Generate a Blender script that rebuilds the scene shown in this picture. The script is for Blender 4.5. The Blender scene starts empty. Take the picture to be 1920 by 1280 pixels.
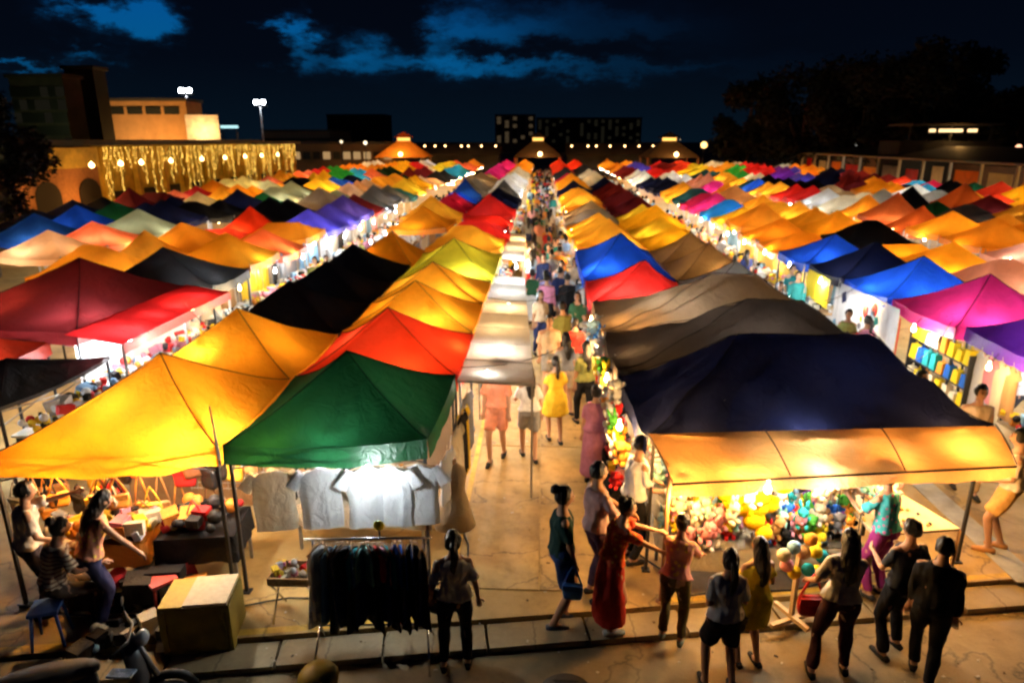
import bpy, bmesh, math, random
from mathutils import Vector, Matrix, noise
random.seed(11)
R = math.radians
C = bpy.context.scene.collection
sc = bpy.context.scene
PI = math.pi

# ---------------------------------------------------------------- camera
H = 5.3
TH = math.atan(378/1280.0)           # pitch down
PS = R(2.49)                         # turned a little to the left of the aisle
FX = 1280.0
cam_d = bpy.data.cameras.new('camera'); cam = bpy.data.objects.new('camera', cam_d); C.objects.link(cam)
cam_d.sensor_width = 36.0; cam_d.lens = 24.0; cam_d.clip_start = 0.1; cam_d.clip_end = 3000
cam.location = (0, 0, H); cam.rotation_euler = (PI/2-TH, 0, PS)
cam_d.dof.use_dof = True; cam_d.dof.focus_distance = 1.6; cam_d.dof.aperture_fstop = 4.0
sc.camera = cam
sc.render.resolution_x = 1024; sc.render.resolution_y = 682
# ---------------------------------------------------------------- view
sc.render.engine = 'CYCLES'
vs = sc.view_settings
vs.view_transform = 'Standard'; vs.look = 'None'; vs.exposure = 0.5; vs.gamma = 1.0; vs.use_curve_mapping = False
cy = sc.cycles
cy.use_denoising = True; cy.max_bounces = 4; cy.diffuse_bounces = 2; cy.adaptive_threshold = .03; cy.glossy_bounces = 2; cy.transmission_bounces = 3
cy.transparent_max_bounces = 6; cy.sample_clamp_indirect = 4.0; cy.caustics_reflective = False; cy.caustics_refractive = False
cy.use_light_tree = True

_F = Vector((-math.sin(PS)*math.cos(TH), math.cos(PS)*math.cos(TH), -math.sin(TH)))
_R = Vector((math.cos(PS), math.sin(PS), 0)); _U = _R.cross(_F)
def at(px, py, z=0.0):
    """World point at height z that the photograph shows at this spot."""
    d = _F*FX + _R*(px-960) - _U*(py-640)
    t = (z-H)/d.z
    return Vector((0, 0, H)) + d*t
def at_far(px, py, y):
    d = _F*FX + _R*(px-960) - _U*(py-640)
    return Vector((0, 0, H)) + d*(y/d.y)
def proj(x, y, z):
    v = Vector((x, y, z-H)); k = v.dot(_F)
    return 960+FX*v.dot(_R)/k, 640-FX*v.dot(_U)/k

# ---------------------------------------------------------------- node helpers
class NT:
    def __init__(s, nt): s.t = nt; s.n = nt.nodes; s.l = nt.links
    def new(s, ty, **kw):
        n = s.n.new(ty)
        for k, v in kw.items(): setattr(n, k, v)
        return n
    def link(s, a, b): s.l.new(a, b)
    def val(s, sock, v):
        if hasattr(v, 'is_output') or isinstance(v, bpy.types.NodeSocket): s.link(v, sock)
        else: sock.default_value = v
    def math(s, op, a, b=None, c=None):
        n = s.new('ShaderNodeMath', operation=op)
        s.val(n.inputs[0], a)
        if b is not None: s.val(n.inputs[1], b)
        if c is not None: s.val(n.inputs[2], c)
        return n.outputs[0]
    def noise(s, vec, scale, detail=3, rough=.5, dist=0):
        n = s.new('ShaderNodeTexNoise'); n.inputs['Scale'].default_value = scale
        n.inputs['Detail'].default_value = detail; n.inputs['Roughness'].default_value = rough; n.inputs['Distortion'].default_value = dist
        if vec is not None: s.link(vec, n.inputs['Vector'])
        return n.outputs['Fac']
    def ramp(s, fac, stops):
        n = s.new('ShaderNodeValToRGB'); s.link(fac, n.inputs[0]); e = n.color_ramp.elements
        while len(e) < len(stops): e.new(.5)
        for i, (p, c) in enumerate(stops): e[i].position = p; e[i].color = (*c, 1) if len(c) == 3 else c
        return n.outputs[0]
    def mix(s, fac, a, b, mode='MIX'):
        n = s.new('ShaderNodeMix', data_type='RGBA', blend_type=mode)
        s.val(n.inputs[0], fac)
        for i, v in ((6, a), (7, b)):
            if isinstance(v, tuple): n.inputs[i].default_value = (*v, 1) if len(v) == 3 else v
            else: s.link(v, n.inputs[i])
        return n.outputs[2]

# ---------------------------------------------------------------- world: dusk sky, low blue light behind broken cloud
w = bpy.data.worlds.new('World'); sc.world = w; w.use_nodes = True
nt = NT(w.node_tree); nt.n.clear()
out = nt.new('ShaderNodeOutputWorld'); bg = nt.new('ShaderNodeBackground')
sky = nt.new('ShaderNodeTexSky', sky_type='NISHITA'); sky.sun_disc = False; sky.sun_elevation = R(-3.0); sky.sun_rotation = R(-60); sky.altitude = 0
tc = nt.new('ShaderNodeTexCoord'); sep = nt.new('ShaderNodeSeparateXYZ'); nt.link(tc.outputs['Generated'], sep.inputs[0])
az = nt.math('ARCTAN2', sep.outputs[0], sep.outputs[1]); el = nt.math('ARCSINE', sep.outputs[2])
cmb = nt.new('ShaderNodeCombineXYZ'); nt.link(az, cmb.inputs[0]); nt.link(nt.math('MULTIPLY', el, 2.2), cmb.inputs[1])
n1 = nt.noise(cmb.outputs[0], 11, 8, .68); n2 = nt.noise(cmb.outputs[0], 3.1, 6, .62)
offs = nt.new('ShaderNodeMapping'); offs.inputs['Location'].default_value = (4.1, 7.7, 1.3); nt.link(cmb.outputs[0], offs.inputs[0])
n3 = nt.noise(offs.outputs[0], 11, 8, .68)
azw = nt.math('ADD', az, nt.math('MULTIPLY', nt.math('SUBTRACT', n1, .5), .20))
elw = nt.math('ADD', el, nt.math('MULTIPLY', nt.math('SUBTRACT', n3, .5), .10))
def skyspot(px, py, rx, ry, amp, rot=0):
    d = _F*FX + _R*(px-960) - _U*(py-640); d.normalize()
    a0 = math.atan2(d.x, d.y); e0 = math.asin(d.z)
    k = (math.cos(a0)**1)/1334.0
    ra = rx*k; re = ry*k
    da = nt.math('SUBTRACT', azw, a0); de = nt.math('SUBTRACT', elw, e0)
    if rot: de = nt.math('SUBTRACT', de, nt.math('MULTIPLY', da, rot))
    q = nt.math('ADD', nt.math('POWER', nt.math('ABSOLUTE', nt.math('DIVIDE', da, ra)), 2.0), nt.math('POWER', nt.math('ABSOLUTE', nt.math('DIVIDE', de, re)), 2.0))
    return nt.math('MULTIPLY', nt.math('EXPONENT', nt.math('MULTIPLY', q, -1.0)), amp)
field = None
for sp in [(262, 42, 85, 34, 1.15), (165, 30, 70, 16, .6), (20, 128, 110, 9, .7), (150, 112, 60, 10, .6), (555, 60, 34, 48, .95), (640, 92, 70, 22, .6), (800, 125, 230, 18, .44),
           (800, 60, 170, 65, .55), (1010, 60, 210, 65, .38), (1180, 128, 280, 20, .30), (1250, 60, 120, 40, .16),
           (763, 66, 46, 32, -.9), (905, 98, 45, 14, -.5), (1110, 102, 130, 15, -.5), (600, 84, 50, 14, -.6), (690, 14, 110, 26, -.9), (980, 105, 40, 12, -.3), (430, 80, 100, 70, -.5)]:
    s = skyspot(*sp); field = s if field is None else nt.math('ADD', field, s)
far_gap = nt.ramp(n2, [(.55, (0, 0, 0)), (.8, (1, 1, 1))])
up = nt.ramp(el, [(.0, (0, 0, 0)), (.22, (0, 0, 0)), (.5, (1, 1, 1))])
field = nt.math('ADD', field, nt.math('MULTIPLY', nt.math('MULTIPLY', far_gap, up), .4))
field = nt.math('ADD', field, nt.math('MULTIPLY', nt.math('SUBTRACT', n1, .5), .28))
clear = nt.ramp(field, [(.02, (.004, .004, .004)), (.22, (.02, .02, .02)), (.42, (.13, .13, .13)), (.62, (.5, .5, .5)), (.85, (1, 1, 1))])
deep = nt.ramp(el, [(.0, (.06, .62, .75)), (.12, (.05, .60, .85)), (.25, (.02, .42, 1.0)), (.6, (.01, .25, .8))])
lift = nt.mix(.10, deep, sky.outputs[0], 'ADD')
blue = nt.mix(1.0, lift, (.0, .098, .21), 'MULTIPLY')
cloud = nt.ramp(el, [(.0, (.0012, .0042, .0085)), (.10, (.0007, .0016, .0040)), (.3, (.0005, .0005, .0018))])
final = nt.mix(1.0, nt.mix(1.0, blue, clear, 'MULTIPLY'), cloud, 'ADD')
nt.link(final, bg.inputs[0]); bg.inputs[1].default_value = 1.0
nt.link(bg.outputs[0], out.inputs[0])

# ---------------------------------------------------------------- object helpers
def tag(o, label=None, cat=None, group=None, kind=None):
    if label: o['label'] = label
    if cat: o['category'] = cat
    if group: o['group'] = group
    if kind: o['kind'] = kind
    return o
def thing(name, label, cat, loc=(0, 0, 0), rz=0, group=None):
    o = bpy.data.objects.new(name, None); C.objects.link(o); o.empty_display_size = .1
    o.location = loc; o.rotation_euler = (0, 0, rz)
    return tag(o, label, cat, group)
def link(name, me, parent=None, mats=None, loc=None):
    o = bpy.data.objects.new(name, me); C.objects.link(o)
    if parent: o.parent = parent
    if loc is not None: o.location = loc
    if mats:
        for i, m in enumerate(mats):
            o.material_slots[i].link = 'OBJECT'; o.material_slots[i].material = m
    return o
class MB:
    def __init__(s): s.v = []; s.f = []; s.m = []; s.sm = []
    def add(s, vs, fs, mi=0, smooth=False):
        b = len(s.v); s.v += [tuple(v) for v in vs]
        for f in fs: s.f.append(tuple(b+i for i in f)); s.m.append(mi); s.sm.append(smooth)
    def box(s, c, d, mi=0, rz=0, rx=0, ry=0, taper=1.0):
        x, y, z = d[0]/2, d[1]/2, d[2]/2
        M = Matrix.Rotation(rz, 3, 'Z') @ Matrix.Rotation(ry, 3, 'Y') @ Matrix.Rotation(rx, 3, 'X')
        vs = []
        for zz in (-z, z):
            k = taper if zz > 0 else 1
            for a, b in ((-x, -y), (x, -y), (x, y), (-x, y)): vs.append(Vector(c)+M @ Vector((a*k, b*k, zz)))
        s.add(vs, [(3, 2, 1, 0), (4, 5, 6, 7), (0, 1, 5, 4), (1, 2, 6, 5), (2, 3, 7, 6), (3, 0, 4, 7)], mi)
    def tube(s, pts, rad, n=8, mi=0, smooth=True, cap=True):
        pts = [Vector(p) for p in pts]; k = len(pts)
        rr = rad if isinstance(rad, (list, tuple)) else [rad]*k
        vs = []; up0 = None
        for i, p in enumerate(pts):
            t = (pts[min(i+1, k-1)]-pts[max(i-1, 0)])
            if t.length < 1e-9: t = Vector((0, 0, 1))
            t.normalize()
            a = t.cross(Vector((0, 0, 1))) if abs(t.z) < .9 else t.cross(Vector((1, 0, 0)))
            if up0 is not None:
                a = up0 - t*up0.dot(t)
                if a.length < 1e-4: a = t.orthogonal()
            a.normalize(); up0 = a; b = t.cross(a)
            for j in range(n):
                q = 2*PI*j/n; vs.append(p+(a*math.cos(q)+b*math.sin(q))*rr[i])
        fs = [(i*n+j, i*n+(j+1) % n, (i+1)*n+(j+1) % n, (i+1)*n+j) for i in range(k-1) for j in range(n)]
        if cap: fs += [tuple(range(n-1, -1, -1)), tuple((k-1)*n+j for j in range(n))]
        s.add(vs, fs, mi, smooth)
    def ell(s, c, r, nu=10, nv=7, mi=0, M=None, fn=None):
        vs = []; fs = []
        for i in range(nv+1):
            th = PI*i/nv
            for j in range(nu):
                ph = 2*PI*j/nu
                d = Vector((math.sin(th)*math.cos(ph)*r[0], math.sin(th)*math.sin(ph)*r[1], math.cos(th)*r[2]))
                if fn: d = fn(d)
                if M: d = M @ d
                vs.append(Vector(c)+d)
        for i in range(nv):
            for j in range(nu): fs.append((i*nu+j, (i+1)*nu+j, (i+1)*nu+(j+1) % nu, i*nu+(j+1) % nu))
        s.add(vs, fs, mi, True)
    def loft(s, rings, n=16, mi=0, cap=True):
        """rings: (cx, cy, cz, rx, ry)"""
        vs = []
        for (x, y, z, rx, ry) in rings:
            for j in range(n):
                q = 2*PI*j/n; vs.append((x+rx*math.cos(q), y+ry*math.sin(q), z))
        k = len(rings)
        fs = [(i*n+j, i*n+(j+1) % n, (i+1)*n+(j+1) % n, (i+1)*n+j) for i in range(k-1) for j in range(n)]
        if cap: fs += [tuple(range(n-1, -1, -1)), tuple((k-1)*n+j for j in range(n))]
        s.add(vs, fs, mi, True)
    def mesh(s, name, mats):
        me = bpy.data.meshes.new(name); me.from_pydata(s.v, [], s.f)
        for m in (mats if isinstance(mats, (list, tuple)) else [mats]): me.materials.append(m)
        me.polygons.foreach_set('material_index', s.m); me.polygons.foreach_set('use_smooth', s.sm); me.update()
        return me
    def build(s, name, mats, parent=None, loc=None):
        return link(name, s.mesh(name, mats), parent, None, loc)

# ---------------------------------------------------------------- materials
MATS = {}
def col(c):
    if isinstance(c, str):
        c = c.lstrip('#'); c = tuple(int(c[i:i+2], 16)/255 for i in (0, 2, 4))
        return tuple((x/12.92 if x <= .04045 else ((x+.055)/1.055)**2.4) for x in c)
    return c
def simple(name, c, rough=.6, metal=0, var=.15, bump=.0, scale=20, spec=.4, emit=None, estr=0):
    if name in MATS: return MATS[name]
    m = bpy.data.materials.new(name); m.use_nodes = True; t = NT(m.node_tree); p = t.n['Principled BSDF']
    c = col(c); co = t.new('ShaderNodeTexCoord').outputs['Object']
    nz = t.noise(co, scale, 4, .6)
    k = t.ramp(nz, [(.25, tuple(x*(1-var) for x in c)), (.75, tuple(min(1, x*(1+var)) for x in c))])
    t.link(k, p.inputs['Base Color']); p.inputs['Roughness'].default_value = rough; p.inputs['Metallic'].default_value = metal
    p.inputs['Specular IOR Level'].default_value = spec
    if bump:
        b = t.new('ShaderNodeBump'); b.inputs['Strength'].default_value = bump; b.inputs['Distance'].default_value = .02
        t.link(nz, b.inputs['Height']); t.link(b.outputs[0], p.inputs['Normal'])
    if emit is not None:
        p.inputs['Emission Color'].default_value = (*col(emit), 1); p.inputs['Emission Strength'].default_value = estr
    MATS[name] = m; return m
def fabric(name, c, trans=.5, sheen=.04):
    """thin woven or coated cloth that lets lamp light through"""
    if name in MATS: return MATS[name]
    m = bpy.data.materials.new(name); m.use_nodes = True; t = NT(m.node_tree); t.n.clear()
    o = t.new('ShaderNodeOutputMaterial'); c = col(c); co = t.new('ShaderNodeTexCoord').outputs['Object']
    big = t.noise(co, 1.3, 4, .55, .6); fold = t.noise(co, 4.5, 3, .6, 1.2); fine = t.noise(co, 60, 2, .5)
    k = t.ramp(big, [(.3, tuple(x*.80 for x in c)), (.55, c), (.8, tuple(min(1, x*1.12+.004) for x in c))])
    k = t.mix(t.math('MULTIPLY', fine, .18), k, (.08, .07, .06))
    bp = t.new('ShaderNodeBump'); bp.inputs['Strength'].default_value = .55; bp.inputs['Distance'].default_value = .06
    t.link(t.math('ADD', fold, t.math('MULTIPLY', fine, .05)), bp.inputs['Height'])
    d = t.new('ShaderNodeBsdfDiffuse'); tr = t.new('ShaderNodeBsdfTranslucent'); g = t.new('ShaderNodeBsdfGlossy'); g.inputs['Roughness'].default_value = .42
    for s in (d, tr, g): t.link(bp.outputs[0], s.inputs['Normal'])
    t.link(k, d.inputs[0]); t.link(k, tr.inputs[0])
    m1 = t.new('ShaderNodeMixShader'); m1.inputs[0].default_value = trans; t.link(d.outputs[0], m1.inputs[1]); t.link(tr.outputs[0], m1.inputs[2])
    m2 = t.new('ShaderNodeMixShader'); m2.inputs[0].default_value = sheen; t.link(m1.outputs[0], m2.inputs[1]); t.link(g.outputs[0], m2.inputs[2])
    t.link(m2.outputs[0], o.inputs[0]); MATS[name] = m; return m
def emis(name, c, s):
    if name in MATS: return MATS[name]
    m = bpy.data.materials.new(name); m.use_nodes = True; t = NT(m.node_tree); t.n.clear()
    o = t.new('ShaderNodeOutputMaterial'); e = t.new('ShaderNodeEmission'); e.inputs[0].default_value = (*col(c), 1); e.inputs[1].default_value = s
    t.link(e.outputs[0], o.inputs[0]); MATS[name] = m; return m
steel = simple('grey_steel', (.35, .34, .33), .45, .8)
dark_steel = simple('dark_painted_steel', (.03, .03, .032), .5, .3)
white_paint = simple('white_paint', (.7, .7, .68), .6)
wood = simple('plain_wood', (.33, .19, .09), .65, var=.3, scale=9)
pale_wood = simple('pale_wood', (.55, .40, .24), .6)
black = simple('black_plastic', (.012, .012, .013), .5)
skin_m = simple('tan_skin', (.46, .25, .15), .55, var=.06)
skin_d = simple('brown_skin', (.30, .16, .09), .55, var=.06)
hair_m = simple('black_hair', (.010, .008, .007), .4, var=.5, bump=.4, scale=60)
lip_m = simple('lip', (.32, .09, .07), .5); eye_m = simple('eye', (.02, .015, .012), .2)

# canopy colours: name -> (colour, translucency)
CAN = {
 'golden yellow': ((.95, .36, .012), .58), 'bright yellow': ((.96, .50, .012), .58), 'lemon yellow': ((.92, .72, .03), .55), 'pale yellow': ((.85, .80, .38), .5),
 'cream': ((.80, .68, .46), .5), 'white': ((.80, .82, .84), .5), 'light grey': ((.55, .60, .62), .4), 'sage': ((.34, .37, .22), .4), 'grey': ((.16, .17, .19), .3),
 'dark grey': ((.05, .052, .058), .2), 'black': ((.010, .010, .012), .10), 'dark brown': ((.10, .078, .068), .2), 'brown': ((.34, .25, .17), .30),
 'tan': ((.45, .28, .13), .4), 'orange': ((.92, .30, .012), .55), 'rust': ((.50, .10, .02), .5), 'coral': ((.88, .17, .06), .55), 'red orange': ((.85, .045, .010), .55),
 'red': ((.75, .018, .015), .5), 'crimson': ((.62, .012, .07), .5), 'maroon': ((.24, .016, .02), .34), 'salmon': ((.80, .30, .18), .5), 'peach': ((.85, .45, .22), .5),
 'light pink': ((.85, .50, .52), .5), 'magenta': ((.72, .02, .22), .55), 'purple': ((.17, .02, .48), .5), 'violet': ((.08, .06, .62), .5), 'navy': ((.006, .011, .06), .2),
 'teal': ((.02, .12, .16), .35), 'blue': ((.006, .085, .68), .5), 'bright blue': ((.01, .25, .90), .55), 'sky blue': ((.03, .45, .85), .5),
 'green': ((.002, .075, .022), .36), 'dark green': ((.012, .05, .015), .3), 'bright green': ((.03, .42, .05), .5)}
def canopy_mat(n): return fabric('canopy_'+n.replace(' ', '_'), *CAN[n])

def sheet_concrete(name, base, scale=1.0, rough=.75):
    m = bpy.data.materials.new(name); m.use_nodes = True; t = NT(m.node_tree); p = t.n['Principled BSDF']
    co = t.new('ShaderNodeTexCoord').outputs['Object']
    a = t.noise(co, .7*scale, 6, .6, .1); b = t.noise(co, 2.3*scale, 7, .68, .15); g = t.noise(co, 90, 3, .6)
    k = t.ramp(a, [(.3, tuple(x*.55 for x in base)), (.5, base), (.72, tuple(x*1.3 for x in base))])
    k = t.mix(t.ramp(b, [(.46, (0, 0, 0)), (.75, (.7, .7, .7))]), k, tuple(x*.38 for x in base))
    k = t.mix(t.math('MULTIPLY', g, .35), k, tuple(x*.6 for x in base))
    vo = t.new('ShaderNodeTexVoronoi', feature='DISTANCE_TO_EDGE'); vo.inputs['Scale'].default_value = .55
    wv = t.new('ShaderNodeVectorMath', operation='ADD'); nv = t.new('ShaderNodeTexNoise'); nv.inputs['Scale'].default_value = 2.2; nv.inputs['Detail'].default_value = 6; t.link(co, nv.inputs['Vector'])
    sv = t.new('ShaderNodeVectorMath', operation='SCALE'); sv.inputs['Scale'].default_value = .8; t.link(nv.outputs['Color'], sv.inputs[0]); t.link(co, wv.inputs[0]); t.link(sv.outputs[0], wv.inputs[1]); t.link(wv.outputs[0], vo.inputs['Vector'])
    crack = t.ramp(vo.outputs['Distance'], [(.0, (1, 1, 1)), (.010, (.2, .2, .2)), (.016, (0, 0, 0))])
    k = t.mix(t.math('MULTIPLY', crack, .7), k, tuple(x*.18 for x in base))
    t.link(k, p.inputs['Base Color'])
    t.link(t.ramp(b, [(.35, (rough*.72,)*3), (.7, (rough,)*3)]), p.inputs['Roughness'])
    bp = t.new('ShaderNodeBump'); bp.inputs['Strength'].default_value = .5; bp.inputs['Distance'].default_value = .02
    t.link(t.math('ADD', b, t.math('MULTIPLY', g, .4)), bp.inputs['Height']); t.link(bp.outputs[0], p.inputs['Normal'])
    return m
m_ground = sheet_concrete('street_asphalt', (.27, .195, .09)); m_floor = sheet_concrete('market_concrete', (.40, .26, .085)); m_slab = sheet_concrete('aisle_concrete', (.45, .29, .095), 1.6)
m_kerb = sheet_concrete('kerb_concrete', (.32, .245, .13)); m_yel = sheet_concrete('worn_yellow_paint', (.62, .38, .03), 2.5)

# ---------------------------------------------------------------- ground
def struct(name, mb, mat, parent=None, loc=None):
    o = mb.build(name, mat, parent, loc)
    if not parent: o['kind'] = 'structure'
    return o
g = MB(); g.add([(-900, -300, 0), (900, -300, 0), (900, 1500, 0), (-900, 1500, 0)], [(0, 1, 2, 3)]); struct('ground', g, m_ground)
def kerb_y(x): return 6.56+.158*x              # inner edge of the front kerb, runs slightly askew
ZM = .13
k0, k1 = -40, 34
g = MB(); a0, a1 = kerb_y(k0), kerb_y(k1)
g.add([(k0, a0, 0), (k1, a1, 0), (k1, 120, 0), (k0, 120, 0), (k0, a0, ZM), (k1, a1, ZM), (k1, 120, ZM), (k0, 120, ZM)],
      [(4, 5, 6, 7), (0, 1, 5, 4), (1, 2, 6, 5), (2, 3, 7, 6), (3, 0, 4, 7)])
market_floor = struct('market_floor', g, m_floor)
# kerb stones in front, 1.1 m long each, with open joints
kerb_strip = MB(); ang = math.atan(.158)
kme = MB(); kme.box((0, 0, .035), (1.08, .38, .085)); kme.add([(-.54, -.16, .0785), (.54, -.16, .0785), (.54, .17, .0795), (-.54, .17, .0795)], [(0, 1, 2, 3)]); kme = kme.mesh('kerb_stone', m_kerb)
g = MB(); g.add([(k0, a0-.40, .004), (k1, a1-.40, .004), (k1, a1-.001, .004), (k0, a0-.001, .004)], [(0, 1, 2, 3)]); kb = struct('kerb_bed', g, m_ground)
for i in range(-9, 15):
    x = i*1.11/math.cos(0)*.99; o = link('kerb_stone', kme, kb, loc=(x, kerb_y(x)-.215, random.uniform(-.006, .004))); o.rotation_euler = (0, random.uniform(-.004, .004), ang)
# slabs of the middle aisle, raised a few mm out of the floor with joints between
slabs = []
for i in range(15):
    for j in range(2):
        y0 = 6.95+i*2.02; x0 = -1.0+j*1.02
        if i == 0: y0 = 7.0
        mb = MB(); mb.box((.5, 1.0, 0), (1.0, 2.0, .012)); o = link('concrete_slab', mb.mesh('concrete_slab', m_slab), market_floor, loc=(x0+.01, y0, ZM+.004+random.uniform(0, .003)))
# yellow painted lines on the floor edge
g = MB()
for (xa, ya, xb, yb, wd) in [(-6.2, 0, -1.2, 0, .10), (1.4, 0, 7.0, 0, .09)]:
    ya, yb = kerb_y(xa)+.03, kerb_y(xb)+.03
    g.add([(xa, ya, ZM+.004), (xb, yb, ZM+.004), (xb, yb+wd, ZM+.004), (xa, ya+wd, ZM+.004)], [(0, 1, 2, 3)])
g.add([(-1.10, 7.2, ZM+.016), (-1.02, 7.2, ZM+.016), (-1.02, 26, ZM+.016), (-1.10, 26, ZM+.016)], [(0, 1, 2, 3)])
struct('yellow_floor_line', g, m_yel)

# ================================================================ CANOPY TENTS
bulb_mat = emis('lamp_white', (1, .97, .9), 26); bulb_warm = emis('lamp_warm', (1, .68, .30), 24)
_b = MB(); _b.ell((0, 0, 0), (.04, .04, .055), 10, 7); _b.tube([(0, 0, .05), (0, 0, .10)], .018, 8); 
bulb_me = _b.mesh('light_bulb', bulb_mat)
COOL = (.86, .95, 1.0); NEUT = (1, .93, .80); WARM = (1, .66, .30); AMBER = (1, .50, .13)
LD = {}; LG = 1.35
def lamp(parent, p, c=NEUT, e=35, vis=True, rad=.05):
    key = (c, round(e/4)*4, rad)
    if key not in LD:
        d = bpy.data.lights.new('bulb_light', 'POINT'); d.color = c; d.energy = max(2, key[1])*LG; d.shadow_soft_size = rad; LD[key] = d
    o = bpy.data.objects.new('bulb_light', LD[key]); C.objects.link(o); o.parent = parent; o.location = p
    if vis:
        b = link('light_bulb', bulb_me, parent, [bulb_warm if c[2] < .5 else bulb_mat], (p[0], p[1], p[2]+.07))
    return o
def canopy(mb, cs, ze, pk, n=14, ridge=0, sag=.07, hem=.22, mi=0, seed=0, hems=(1, 1, 1, 1), pw=1.32, wrk=.02):
    """cs: corners front-left, front-right, back-right, back-left (xy); ze: eave heights; pk: peak xyz; ridge: half length of a ridge along u"""
    cs = [Vector((c[0], c[1], 0)) for c in cs]; ctr = sum(cs, Vector())/4; off = Vector((pk[0], pk[1], 0))-ctr; za = sum(ze)/4
    def pt(u, v):
        a, b = (u+1)/2, (v+1)/2
        p = cs[0]*(1-a)*(1-b)+cs[1]*a*(1-b)+cs[2]*a*b+cs[3]*(1-a)*b
        z = ze[0]*(1-a)*(1-b)+ze[1]*a*(1-b)+ze[2]*a*b+ze[3]*(1-a)*b
        uu = max(0, (abs(u)-ridge)/(1-ridge)); vv = abs(v); r = max(uu, vv); t = min(uu, vv)/max(r, 1e-6)
        h = max(0, 1-r)
        p = p+off*(h**1.0)
        zz = z+(pk[2]-za)*(h**pw) - sag*(1-t*t)*math.sin(PI*min(1, r*.5+.0))*r
        if n > 20: zz += (.010+.25*wrk)*math.sin(math.atan2(v, u)*17+seed+3*noise.noise(Vector((u*2, v*2, seed))))*min(1, r*2.2)*(1-r)+.5*wrk*noise.noise(Vector((p.x*5.1, p.y*4.3+seed, 7)))
        zz += wrk*noise.noise(Vector((p.x*1.7+seed*3.1, p.y*1.7, seed)))*(1 if r > .05 else .3)
        return Vector((p.x, p.y, zz))
    # grid lines fall on ridges and hips (rows share u/v spacing)
    vs = []; N = n
    for j in range(N+1):
        for i in range(N+1): vs.append(pt(-1+2*i/N, -1+2*j/N))
    fs = []
    for j in range(N):
        for i in range(N):
            a = j*(N+1)+i; b = a+1; c = a+N+2; d = a+N+1
            if (i < N/2) == (j < N/2): fs += [(a, b, c), (a, c, d)]
            else: fs += [(a, b, d), (b, c, d)]
    mb.add(vs, fs, mi, True)
    if hem > 0:
        rim = [[j for j in range(N+1)], [j*(N+1)+N for j in range(N+1)], [N*(N+1)+N-j for j in range(N+1)], [(N-j)*(N+1) for j in range(N+1)]]
        for sd in range(4):
            if not hems[sd]: continue
            ed = [vs[i] for i in rim[sd]]; a = ed[0]; b = ed[-1]; nrm = (b-a).cross(Vector((0, 0, 1))).normalized()
            top = [p+nrm*.001+Vector((0, 0, .003)) for p in ed]; lo = []
            for q, p in enumerate(ed):
                wv = noise.noise(Vector((p.x*2.5, p.y*2.5, seed+sd)))
                lo.append(p+nrm*(.02+.03*wv)+Vector((0, 0, -hem*(1+.10*wv))))
            M = len(ed); mb.add(top+lo, [(q, q+M, q+M+1, q+1) for q in range(M-1)], mi, True)
    return pt

leg_me = MB(); leg_me.box((0, 0, .5), (.032, .032, 1.0)); leg_me.box((0, 0, .005), (.09, .09, .01)); leg_me = leg_me.mesh('leg', steel)
legd_me = MB(); legd_me.box((0, 0, .5), (.036, .036, 1.0)); legd_me.box((0, 0, .005), (.10, .10, .01)); legd_me = legd_me.mesh('dark_leg', dark_steel)
def tent(label, colour, cs, pk, ze=2.03, cols=None, level=2, lamps=(), group=None, ridge=0, hem=.22, hems=(1, 1, 1, 1), seed=0, name='canopy_tent', dark=True, legs=True, sag=.07, pw=1.32, wrk=.02):
    ze = [ze]*4 if not isinstance(ze, (tuple, list)) else ze
    cx = sum(c[0] for c in cs)/4; cyy = sum(c[1] for c in cs)/4
    t = thing(name, label, 'tent', (cx, cyy, ZM), 0, group)
    loc = [(c[0]-cx, c[1]-cyy) for c in cs]; zl = [z-ZM for z in ze]; p = (pk[0]-cx, pk[1]-cyy, pk[2]-ZM)
    mb = MB(); canopy(mb, loc, zl, p, 30 if level > 1 else 10, ridge, hem=hem, hems=hems, seed=seed, sag=sag, pw=pw, wrk=wrk)
    mb.build('canopy', canopy_mat(colour), t)
    if legs:
        for i, c in enumerate(loc):
            k = .965; o = link('leg', legd_me if dark else leg_me, t, None, (c[0]*k, c[1]*k, 0)); o.scale = (1, 1, zl[i]-.02)
    if level > 1:
        sm = MB(); pf = canopy(MB(), loc, zl, p, 2, ridge, hem=0, seed=seed, sag=sag, pw=pw, wrk=wrk)
        for (u1, v1) in ((-1, -1), (1, -1), (1, 1), (-1, 1)):
            sm.tube([pf(u1*((1-q)*ridge+q), v1*q)+Vector((0, 0, .004)) for q in [k/14 for k in range(15)]], .0075, 4)
        if ridge: sm.tube([pf(-ridge+2*ridge*k/8, 0)+Vector((0, 0, .004)) for k in range(9)], .0075, 4)
        sm.build('seam', canopy_mat('dark brown' if colour in ('golden yellow', 'lemon yellow', 'red orange', 'tan', 'brown') else 'black'), t)
        fr = MB(); kk = .955
        cc = [Vector((c[0]*kk, c[1]*kk, zl[i]-.09)) for i, c in enumerate(loc)]
        for i in range(4):
            a, b = cc[i], cc[(i+1) % 4]; m = (a+b)/2
            for s0, s1 in ((a, m+Vector((0, 0, -.16))), (b, m+Vector((0, 0, -.16))), (a+Vector((0, 0, -.22)), m+Vector((0, 0, .0))), (b+Vector((0, 0, -.22)), m)):
                fr.tube([s0, s1], .011, 6)
        apex = Vector((p[0], p[1], p[2]-.10))
        for i in range(4): fr.tube([cc[i], (cc[i]+apex)/2+Vector((0, 0, -.10)), apex], .012, 6)
        fr.build('frame', steel, t)
    for lp in lamps: lamp(t, (lp[0]-cx, lp[1]-cyy, lp[2]-ZM), lp[3], lp[4], lp[5] if len(lp) > 5 else True)
    return t
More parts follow.
